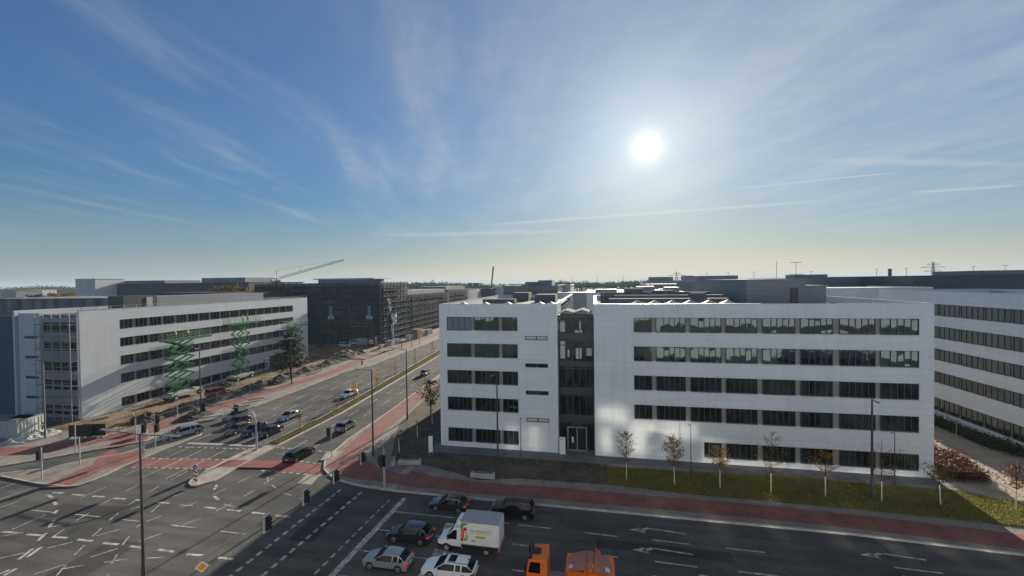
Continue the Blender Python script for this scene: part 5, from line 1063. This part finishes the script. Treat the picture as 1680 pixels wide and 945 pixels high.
# ------------------------------------------------------------------ people
def person(label, x, y, z, rz, vest, helmet, bend=0.0, reach=.2, group=None):
    t = thing('person', label, 'person', (x, y, z), rz, group); t.scale = (.9, .9, .9)
    V = [(0, 0, .95), (0, .06 * bend * 4, 1.25), (0, .1 * bend * 4, 1.47), (0, .12 * bend * 4 + .02, 1.56), (0, .13 * bend * 4 + .04, 1.68)]
    Rr = [.135, .15, .10, .055, .09]; E_ = [(0, 1), (1, 2), (2, 3), (3, 4)]; sy = V[2][1]
    for s in (-1, 1):
        i = len(V); V += [(s * .19, sy, 1.43), (s * .26, sy + .05, 1.16), (s * .24, sy + .05 + reach, 1.02 + reach * .4), (s * .1, 0, .88), (s * .12, .05, .5), (s * .12, 0, .07), (s * .13, .16, .045)]
        Rr += [.065, .05, .038, .095, .065, .05, .04]; E_ += [(2, i), (i, i + 1), (i + 1, i + 2), (0, i + 3), (i + 3, i + 4), (i + 4, i + 5), (i + 5, i + 6)]
    def skin(vs, es, rs, lv):
        me = bpy.data.meshes.new('tmp'); me.from_pydata(vs, es, []); o = bpy.data.objects.new('tmp', me); COL.objects.link(o)
        m = o.modifiers.new('skin', 'SKIN'); m.use_smooth_shade = True
        for k, r in enumerate(rs): me.skin_vertices[0].data[k].radius = (r, r)
        me.skin_vertices[0].data[0].use_root = True
        o.modifiers.new('sub', 'SUBSURF').levels = lv
        me2 = bpy.data.meshes.new_from_object(o.evaluated_get(bpy.context.evaluated_depsgraph_get())); bpy.data.objects.remove(o); return me2
    me = skin(V, E_, Rr, 1); me.materials.clear()
    for m_ in (NAVY, SKIN, mat('work_jacket', (.06, .065, .08), .8)): me.materials.append(m_)
    for p in me.polygons: c = p.center; p.material_index = 1 if (c.z > 1.52 or (abs(c.x) > .2 and c.z < 1.06 and c.y > sy + .12)) else (0 if c.z < .97 else 2)
    o = bpy.data.objects.new('body', me); COL.objects.link(o); o.parent = t
    me = skin([(0, 0, .9), V[1], V[2], (.18, sy, 1.42), (-.18, sy, 1.42), (.25, sy + .04, 1.2), (-.25, sy + .04, 1.2)], [(0, 1), (1, 2), (2, 3), (2, 4), (3, 5), (4, 6)], [.15, .17, .12, .08, .08, .062, .062], 1); me.materials.clear(); me.materials.append(vest)
    o = bpy.data.objects.new('jacket', me); COL.objects.link(o); o.parent = t
    b = MB(); hy = V[4][1]; b.tube((0, hy, 1.72), (0, hy, 1.79), .125, .09, n=10); b.tube((0, hy, 1.79), (0, hy, 1.82), .09, .03, n=10); b.box(-.09, hy + .05, 1.715, .09, hy + .18, 1.735); b.build('helmet', helmet, t, smooth=True)
    return t

# ------------------------------------------------------------------ lifts at the left building
def scissor_lift(label, x, y0, y1, z_deck, sy0, sy1, levels, cy0, cy1):
    t = thing('scissor_lift', label, 'scissor lift', (x, y0, .25), R(90), 'green scissor lifts along the white building')
    L = y1 - y0; a, c = sy0 - y0, sy1 - y0; zb = 1.25; zt = z_deck - .25 - .25
    b = MB(); b.box(cy0 - y0, -1.0, .55, cy1 - y0, 1.0, 1.2, 0); b.box(cy0 - y0 - .6, -.8, .7, cy0 - y0, .8, 1.0, 0); b.build('chassis', [mat('lift_grey', (.34, .35, .34), .6, var=.2)], t, bevel=.04)
    for xx in (cy0 - y0 + .7, cy1 - y0 - .7):
        for s in (-1, 1):
            w = MB().tube((xx, s * .85, .5), (xx, s * 1.2, .5), .5, n=16).build('wheel', RUBBER, t); MB().tube((xx, s * 1.2, .5), (xx, s * 1.22, .5), .26, n=12).build('rim', METAL, w)
    dz = (zt - zb) / levels
    for i in range(levels):
        b = MB()
        for yy in (-.75, .75):
            b.bar((a, yy, zb + i * dz), (c, yy + .09, zb + (i + 1) * dz), .10, .24); b.bar((c, yy - .09, zb + i * dz), (a, yy, zb + (i + 1) * dz), .10, .24)
        b.tube((a, -.85, zb + i * dz), (a, .85, zb + i * dz), .07, n=6); b.tube((c, -.85, zb + i * dz), (c, .85, zb + i * dz), .07, n=6); b.tube(((a + c) / 2, -.85, zb + (i + .5) * dz), ((a + c) / 2, .85, zb + (i + .5) * dz), .07, n=6)
        b.build('scissor_arm', GREEN, t)
    b = MB(); b.box(0, -1.0, zt, L, 1.0, zt + .22); b.build('deck', GREEN, t)
    b = MB()
    n = int(L / 1.3)
    for i in range(n + 1):
        for yy in (-.97, .97): b.tube((L * i / n, yy, zt + .2), (L * i / n, yy, zt + 1.35), .03, n=5)
    for zz in (.55, .95, 1.35):
        for yy in (-.97, .97): b.tube((0, yy, zt + zz), (L, yy, zt + zz), .03, n=5)
        for xx in (0, L): b.tube((xx, -.97, zt + zz), (xx, .97, zt + zz), .03, n=5)
    b.box(.02, -.99, zt + .22, L - .02, -.96, zt + .4); b.build('guard_rail', GREEN, t)
    return zt + .22 + .25
z1 = scissor_lift('nearest green scissor lift, with the orange and the yellow workers', -75.4, 60.2, 68.8, 11.2, 60.9, 65.2, 6, 60.6, 66.6)
z2 = scissor_lift('middle green scissor lift, narrower and reaching the top window row', -76.6, 74.4, 82.4, 12.7, 76.2, 79.4, 5, 75.0, 80.2)
z3 = scissor_lift('far green scissor lift half hidden by the conifer', -76.4, 91.2, 98.4, 10.4, 92.8, 96.6, 5, 92, 98)
person('worker in orange jacket on the nearest green lift', -75.2, 62.3, z1, R(100), HIORG, WHITE, .2)
person('worker in yellow jacket on the nearest green lift', -75.2, 64.6, z1, R(80), HIVIS, HIVIS, .1)
person('worker in orange and yellow on the middle green lift', -76.4, 79.6, z2, R(70), HIORG, HIVIS, .1)
person('second worker, darker, behind rails on the middle green lift', -76.9, 78.9, z2, R(95), mat('ochre_jacket', (.35, .25, .08), .7), WHITE, .2)
person('worker in yellow jacket on the pavement beside the lamp post at left', *at(72, 712)[:2], .3, R(200), HIVIS, HIVIS, .1)
person('worker with orange helmet standing in the soil behind the left signals', *at(221, 700)[:2], .4, R(150), mat('drab_jacket', (.10, .08, .05), .8), HIORG, .3)
b0 = onx(470, 580, -75.8); t = thing('boom_lift', 'blue boom lift with grey basket behind the conifer', 'boom lift', (-75.8, b0.y, .25), R(90))
pA, pB = onx(463.5, 540, -76), onx(471, 580, -76)
MB().box(-1.6, -1.0, .5, 1.6, 1.0, 1.3).build('chassis', BLUE, t, bevel=.05)
for xx in (-1.1, 1.1):
    for s in (-1, 1): MB().tube((xx, s * .8, .45), (xx, s * 1.1, .45), .45, n=14).build('wheel', RUBBER, t)
b = MB(); b.bar((-.5, 0, 1.2), (pB.y - b0.y, 0, pB.z), .35, .4); b.bar((pB.y - b0.y, 0, pB.z), (pA.y - b0.y, .1, pA.z), .28, .34); b.build('boom', BLUE, t)
q = pA.y - b0.y; b = MB(); b.box(q - 1.9, -.6, pA.z - .3, q + .1, .6, pA.z - .2)
for xx in (q - 1.9, q - .9, q + .1):
    for yy in (-.6, .6): b.tube((xx, yy, pA.z - .25), (xx, yy, pA.z + .85), .03, n=5)
for zz in (.3, .85):
    for yy in (-.6, .6): b.tube((q - 1.9, yy, pA.z + zz), (q + .1, yy, pA.z + zz), .03, n=5)
b.build('basket', METAL, t)

# ------------------------------------------------------------------ building-site clutter
def box_thing(name, label, cat, px, py, w, d, h, m, rz=0, z=.15, group=None, ribs=True, ridge=None):
    p = at(px, py, z); t = thing(name, label, cat, (p.x, p.y, z), rz, group); b = MB(); b.box(-w / 2, -d / 2, .1, w / 2, d / 2, h)
    b.build('body', m, t, bevel=.03); r_ = MB()
    if ribs:
        n = max(2, int(w / .35))
        for i in range(n): r_.box(-w / 2 + w * (i + .3) / n, -d / 2 - .04, .2, -w / 2 + w * (i + .6) / n, -d / 2 - .001, h - .15)
        for i in range(max(2, int(d / .35))): k_ = max(2, int(d / .35)); r_.box(w / 2 + .001, -d / 2 + d * (i + .3) / k_, .2, w / 2 + .04, -d / 2 + d * (i + .6) / k_, h - .15)
        r_.build('corrugation', m, t)
    MB().box(-w / 2 - .03, -d / 2 - .05, 0, w / 2 + .05, d / 2 + .03, .1).build('base_frame', POLE, t); MB().box(-w / 2 - .03, -d / 2 - .05, h, w / 2 + .05, d / 2 + .03, h + .08).build('roof', POLE, t); return t
WC = mat('container_white', (.46, .47, .46), .6, var=.2); BC = mat('container_brown', (.10, .07, .055), .7, var=.25); CYM = mat('container_cyan', (.16, .32, .34), .6, var=.2); OC = mat('hoarding_ochre', (.50, .27, .07), .6, var=.15)
box_thing('site_container', 'pale site container cut by the left image edge', 'container', 12, 715, 6, 2.4, 2.5, WC, R(8))
box_thing('site_container', 'smaller pale container right of the one at the left image edge', 'container', 44, 711, 2.6, 2.2, 2.5, WC, R(8))
t = box_thing('site_container', 'dark brown container with white skull like emblem at the avenue kerb', 'container', 617, 567, 2.6, 7, 3.0, BC, R(4))
b = MB(); b.box(-.75, -3.56, 1.1, .75, -3.545, 2.5, 0); b.box(-.45, -3.575, 1.5, -.12, -3.56, 1.9, 1); b.box(.12, -3.575, 1.5, .45, -3.56, 1.9, 1); b.build('emblem_board', [PLATE, BLACK], t)
t['label'] = 'dark brown container with a white board at its end, by the avenue'
box_thing('site_container', 'white container in the dark between scaffold and vans', 'container', 545, 561, 5.5, 2.4, 2.7, WC, R(0))
box_thing('site_container', 'pale flat container right of the white vans under the scaffold', 'container', 598, 565, 4, 2.4, 2.2, WC, R(10))
for i, (px, py, w, d, h, m_, lab) in enumerate(((640, 568, 2.2, 2.5, 1.9, WC, 'white boxed pallet right of the brown container'), (650, 564, 1.8, 3, 1.6, CONC, 'grey material stack beside the torn sheeting'), (671, 559, 1.6, 3, 2.2, WC, 'white stack left of the cyan box'), (677, 557, 1.8, 3.5, 2.6, CYM, 'cyan box in the row of stacks by the scaffold'), (684, 555, 2.4, 4.5, 3.4, OC, 'ochre hoarding box, tallest in the row by the scaffold'), (693, 551, 2.0, 5, 2.4, WC, 'white hoarding right of the ochre one'), (702, 549, 2.0, 6, 2.0, CONC, 'grey stack near the far end of the row'), (625, 573, .8, 1.8, 1.5, WC, 'small white board box at the kerb of the site'))): box_thing('material_stack', lab, 'material stack', px, py, w, d, h, m_, R(3))
for px, py, lab in ((132, 718, 'left of two black hoarding panels before the soil'), (155, 716, 'right of two black hoarding panels before the soil')):
    p = at(px, py, .15); t = thing('hoarding_panel', lab, 'hoarding', (p.x, p.y, .15), R(12)); MB().box(-1.55, -.05, .15, 1.55, .05, 1.75).build('panel', BLACK, t)
    MB().box(-1.5, -.35, 0, -1.1, .35, .14).build('foot', CONC, t); MB().box(1.1, -.35, 0, 1.5, .35, .14).build('foot', CONC, t)
for px, py, lab in ((228, 708, 'upper white barrier board by the left signal posts'), (232, 716, 'lower white barrier board by the left signal posts')):
    p = at(px, py, .13); t = thing('barrier_board', lab, 'barrier', (p.x, p.y, .13), R(20)); MB().box(-.75, -.03, .25, .75, .03, .95).build('board', WHITE, t)
    for s in (-.6, .6): MB().box(s - .05, -.25, 0, s + .05, .25, .06).build('foot', BLACK, t); MB().box(s - .02, -.02, .06, s + .02, .02, .25).build('post', METAL, t)
FG = 'wire fence panels along the site'
for i in range(16):
    y = 51 + i * 3.6
    t = thing('fence_panel', 'wire mesh fence panel between pavement and dark soil bank', 'fence', (-65.9 - .02 * i + rnd.uniform(-.15, .15), y, .13), R(90 + rnd.uniform(-5, 5)), FG)
    b = MB()
    for xx in (0, 3.4): b.tube((xx, 0, .1), (xx, 0, 2.0), .025, n=5)
    for zz in (.2, 1.1, 1.95): b.tube((0, 0, zz), (3.4, 0, zz), .02, n=4)
    for q in range(1, 9): b.tube((q * .378, 0, .2), (q * .378, 0, 1.95), .006, n=3)
    b.build('mesh_frame', METAL, t); b = MB(); b.box(-.25, -.12, 0, .25, .12, .12); b.build('foot', CONC, t)
def heap(name, label, cat, px, py, r, h, m, seed, z=.12, lumps=1.0):
    rr = random.Random(seed); p = at(px, py, z); n = 18; vs = []
    for i in range(n + 1):
        for j in range(n + 1):
            x, y = (i / n - .5) * 2, (j / n - .5) * 2; d = math.hypot(x, y); hh = h * max(0, 1 - d) ** .8 * (1 + rr.uniform(-.22, .22) * lumps) if d < 1 else -.05
            vs.append((p.x + x * r, p.y + y * r * 1.5, z + hh))
    b = MB(); b.add(vs, [(i * (n + 1) + j, (i + 1) * (n + 1) + j, (i + 1) * (n + 1) + j + 1, i * (n + 1) + j + 1) for i in range(n) for j in range(n)]); o = b.build(name, m); return tag(o, label, cat)
heap('soil_heap', 'big brown soil heap on the site beside the orange plate', 'soil heap', 565, 585, 3.8, 2.1, SOIL, 1)
heap('soil_heap', 'dark soil heap by the base of the middle green lift', 'soil heap', 372, 634, 1.8, 1.0, SOILD, 2)
heap('soil_heap', 'dark earth heap right of the black hoarding panels', 'soil heap', 240, 690, 1.8, 1.3, SOILD, 3)
heap('rubble_heap', 'pale rubble heap left of the worker in yellow', 'rubble', 50, 718, 2.2, .8, CONC, 4, lumps=2.2)
heap('soil_heap', 'low dark heap beside the dark lamp post by the first lift', 'soil heap', 320, 684, 2.0, 1.0, SOILD, 5)
heap('soil_heap', 'dark lumpy heap below the conifer', 'soil heap', 455, 628, 1.8, 1.0, SOILD, 6, lumps=1.6)
p = at(579, 583, .2); t = thing('barrier_plate', 'orange plate leaning on the big soil heap', 'barrier', tuple(p), R(20)); MB().box(-.9, -.04, .05, .9, .04, 1.1).build('plate', mat('plate_orange', (.65, .17, .06), .6), t); MB().box(-.8, -.3, 0, .8, .3, .05).build('foot', RUBBER, t)
p = at(594, 598, .13); t = thing('bollard', 'small dark bollard alone on the wide pavement by the avenue', 'bollard', tuple(p)); MB().tube((0, 0, 0), (0, 0, .95), .18, .15, n=10).build('post', BLACK, t); MB().tube((0, 0, .95), (0, 0, 1.05), .17, .06, n=10).build('cap', BLACK, t)
t = tag(grid_sheet('tarpaulin', -89, -80.5, 44.5, 48.6, 14, 8, lambda x, y: .42 + rnd.uniform(-.08, .1), mat('tarp_cyan', (.035, .10, .13), .5)), 'dark cyan tarpaulin on the ground below the scaffolded gable', 'tarpaulin')
p = at(345, 690, .15)
for i, (px, py, L_, rz_, lab) in enumerate(((395, 668, 3.0, 80, 'loose timber beam on the soil above the queue of cars'), (420, 655, 2.4, 60, 'short timber beam further up the soil bank'), (515, 612, 4, 75, 'pale plank at the pavement edge before the soil bank'), (470, 612, 5, 85, 'long pipe lying beside the conifer'), (350, 684, 2.6, 40, 'grey slab leaning by the dark lamp post'))):
    p = at(px, py, .35); tag(MB().box(-L_ / 2, -.15, 0, L_ / 2, .15, .22, M=Matrix.Translation(p) @ Matrix.Rotation(R(rz_), 4, 'Z') @ Matrix.Rotation(R(rnd.uniform(-6, 6)), 4, 'Y')).build('beam', WOOD if i != 4 else CONC), lab, 'beam')

# ------------------------------------------------------------------ skyline
def lattice(b, p0, p1, w0, w1, n, r):
    p0, p1 = Vector(p0), Vector(p1); d = (p1 - p0).normalized(); a = d.cross(Vector((0, 1, 0)) if abs(d.y) < .9 else Vector((1, 0, 0))).normalized(); c = d.cross(a)
    def K(i, q): f = i / n; w = w0 + (w1 - w0) * f; return p0.lerp(p1, f) + (a * ((-1, 1, 1, -1)[q]) + c * ((-1, -1, 1, 1)[q])) * w / 2
    for q in range(4): b.tube(K(0, q), K(n, q), r, n=4)
    for i in range(n):
        for q in range(4): b.tube(K(i, q), K(i + 1, (q + 1) % 4), r * .7, n=3)
CR = mat('crane_grey', (.10, .10, .10), .6); 
j0, j1, tt = on(458, 456, 230), on(564, 426.5, 230), on(453.5, 443, 230)
t = thing('tower_crane', 'tower crane with long rising jib behind the dark scaffold', 'crane', (tt.x, 230, 0)); o = Vector((tt.x, 230, 0))
b = MB(); lattice(b, (0, 0, 0), (0, 0, j0.z), 1.8, 1.8, 12, .12); b.build('mast', CR, t); b = MB(); lattice(b, j0 - o, j1 - o, 1.2, .8, 26, .07); b.build('jib', CR, t)
m_ = on(493, 436.5, 230); b = MB(); b.tube((0, 0, j0.z), tt - o, .12, n=4); b.tube(tt - o, m_ - o, .06, n=4); b.tube(m_ - o, on(493, 446.5, 230) - o, .08, n=4); b.tube(m_ - o, j1 - o, .05, n=4); b.tube(tt - o, on(444, 458, 230) - o, .06, n=4); b.build('jib_tie', CR, t)
b = MB(); b.box(-6, -.8, j0.z - .5, -.9, .8, j0.z); b.box(-6, -1, j0.z - 2, -4.4, 1, j0.z - .5); b.build('counter_jib', CR, t)
c0, c1 = on(806.5, 466, 420), on(809.5, 437, 420); t = thing('mobile_crane', 'thin nearly upright crane boom on the skyline left of the main roof', 'crane', (c0.x, 420, 0)); o = Vector((c0.x, 420, 0))
b = MB(); b.bar((0, 0, 2), c0 - o, 1.6, 1.6); b.bar(c0 - o, c1 - o, 1.3, 1.3); b.build('boom', CR, t); MB().box(-4, -1.5, .6, 6, 1.5, 3).build('carrier', CR, t)
def pylon(label, px, ytop, y):
    p = on(px, ytop, y); H_ = p.z; t = thing('power_pylon', label, 'pylon', (p.x, y, 0)); b = MB(); lattice(b, (0, 0, 0), (0, 0, H_ * .7), 6, 2.2, 8, .22); lattice(b, (0, 0, H_ * .7), (0, 0, H_), 2.2, .5, 5, .2); b.build('mast', CR, t)
    b = MB()
    for f, w in ((.72, 9), (.84, 12), (.93, 6)): b.bar((-w, 0, H_ * f), (w, 0, H_ * f), .4, .4); b.tube((-w, 0, H_ * f), (0, 0, H_ * f + 2.4), .15, n=4); b.tube((w, 0, H_ * f), (0, 0, H_ * f + 2.4), .15, n=4)
    b.build('cross_arm', CR, t)
pylon('power pylon on the skyline above the pale flat hall', 1110, 446, 620); pylon('power pylon with wide arms above the dark blue office', 1531, 430, 560); pylon('faint power pylon right of the round bare tree', 920, 459, 1100); pylon('faint power pylon left of the thin crane boom', 727, 463, 1000); pylon('small far pylon beyond the green netted block', 684, 464, 1000)
LM = 'floodlight masts on the skyline'
for px, ytop, y, w, lab in ((938, 454, 260, 0, 'thin mast right of the round bare tree'), (980, 452, 250, 0, 'thin mast above the right part of the entrance slot'), (1023, 452, 260, 0, 'thin mast over the domes of the right roof'), (1067, 452, 260, 0, 'thin mast left of the nearer pylon'), (1160, 448, 240, .8, 'thin mast right of the nearer pylon'), (1195, 447, 250, .8, 'thin mast over the left end of the plant room'), (1237, 446, 250, .8, 'thin mast over the middle of the plant room'), (1274, 428, 200, 0, 'tallest plain mast over the right end of the plant room'), (1306, 430, 190, 2.2, 'tall mast with two wide cross bars over the plant room'), (1331, 445, 240, .8, 'thin mast over the grey shed, left end'), (1438, 441, 240, .8, 'thin mast over the grey shed, right part'), (1487, 440, 240, .8, 'thin mast between shed and dark blue office'), (1597, 437, 230, 1.0, 'thin mast right of the wide armed pylon'), (1649, 435, 230, 1.2, 'last thin mast near the right image edge')):
    p = on(px, ytop, y); t = thing('light_mast', lab, 'mast', (p.x, y, 0), 0, LM); MB().tube((0, 0, 0), (0, 0, p.z), .15, .07, n=6).build('pole', CR, t)
    if w:
        b = MB(); b.bar((-w, 0, p.z - .1), (w, 0, p.z - .1), .14, .16)
        if w > 2: b.bar((-w * 1.3, 0, p.z - 5), (w * 1.3, 0, p.z - 5), .16, .2)
        b.build('cross_bar', CR, t)
p = on(1460, 442, 260); t = thing('chimney', 'short dark chimney over the grey shed', 'chimney', (p.x, 260, 0)); MB().tube((0, 0, 0), (0, 0, p.z), .9, .8, n=12).build('stack', CR, t); MB().tube((0, 0, p.z), (0, 0, p.z + .3), 1.0, n=12).build('rim', CR, t)
# autumn trees behind the left buildings, round bare tree on the skyline
for i, (px, ytop, y, cr, lm, lab) in enumerate(((84, 476.5, 140, 3.6, LF_OR, 'orange autumn tree left, behind the left white building'), (117, 476.5, 138, 3.8, LF_OR, 'orange autumn tree by the foot of the pale stair tower'), (60, 479, 150, 3.6, LF_GR, 'dark tree left of the two orange autumn trees'), (372, 464, 145, 5.5, LF_BR, 'rusty autumn tree before the right end of the long dark office'), (398, 467, 150, 5, LF_BR, 'lower rusty tree right before the long dark office'), (427, 471, 150, 4, LF_GR, 'dark tree between the long dark office and the scaffold'), (455, 454, 190, 4, LF_BR, 'reddish tree top left above the dark scaffolded building'), (887, 457, 150, 4.0, LF_DP, 'round bare tree on the skyline above the dark glazed block'))):
    p = on(px, ytop, y); tree('broadleaf_tree', lab, p.x, y, p.z, p.z * .45, cr, lm, BARK, 26, 80 if i < 7 else 14, .42 if i < 7 else .16, 0, None, 200 + i, 'round', .0, .35)
def woods(name, pxa, pxb, y, zmin, zmax, n, lm, seed):
    rr = random.Random(seed); b = MB(); xa, xb = on(pxa, 465, y).x, on(pxb, 465, y).x
    for _ in range(n):
        x = rr.uniform(xa, xb); yy = y + rr.uniform(0, 60); top = zmin + (zmax - zmin) * (.5 + .5 * math.sin(x * .021 + seed) * math.sin(x * .0077)) * rr.uniform(.75, 1.1)
        leaves(b, (x, yy, top * .78), 10, top * .13, 1.7, 0, 1.0, rr); b.tube((x, yy, 0), (x, yy, top * .7), .3, .15, n=4)
    return kind(b.build(name, lm), 'stuff')
woods('far_woods', -30, 135, 620, 16, 22.5, 1100, LF_GR, 3); woods('far_woods', 640, 830, 560, 14, 20, 800, LF_GR, 4); woods('far_woods', 900, 1150, 700, 13, 20, 1000, LF_GR, 6); woods('far_woods', 420, 640, 700, 15, 21, 600, LF_GR, 8)
for (pa, pb, yt, y, m_, lab) in ((2, 26, 478, 330, GRB, 'far grey houses at the left image edge under the woods'), (8, 32, 477.5, 360, mat('brick_red', (.22, .11, .08), .8), 'far reddish house row at the left image edge'), (34, 60, 476, 400, WHB, 'far pale block left of the orange autumn trees'), (767, 774, 464.5, 560, DKB, 'left of two dark towers on the skyline left of the crane boom'), (776, 785, 464.5, 560, DKB, 'right of two dark towers on the skyline left of the crane boom'), (690, 722, 470, 480, GRB, 'far grey hall on the skyline beyond the scaffolds'), (836, 868, 467, 260, DKB, 'dark far block on the skyline behind the glazed block')): pxblock(lab, pa, pb, yt, y, 20, m_, storeys=2, z0=yt * 0 + 10, dz=3.5, gap=1.5)

# ------------------------------------------------------------------ air
if HAZE > 0:
    hz = MB().box(-5600, -350, -1.2, 5600, 6900, 64).build('haze', mat('haze_air', (1, 1, 1))); kind(hz, 'stuff')
    m = MATS['haze_air']; t = m.node_tree; t.nodes.remove(t.nodes['Principled BSDF']); pv = t.nodes.new('ShaderNodeVolumePrincipled')
    pv.inputs['Color'].default_value = (.70, .86, 1, 1); pv.inputs['Density'].default_value = HAZE; pv.inputs['Anisotropy'].default_value = .0
    t.links.new(pv.outputs[0], t.nodes['Material Output'].inputs['Volume'])
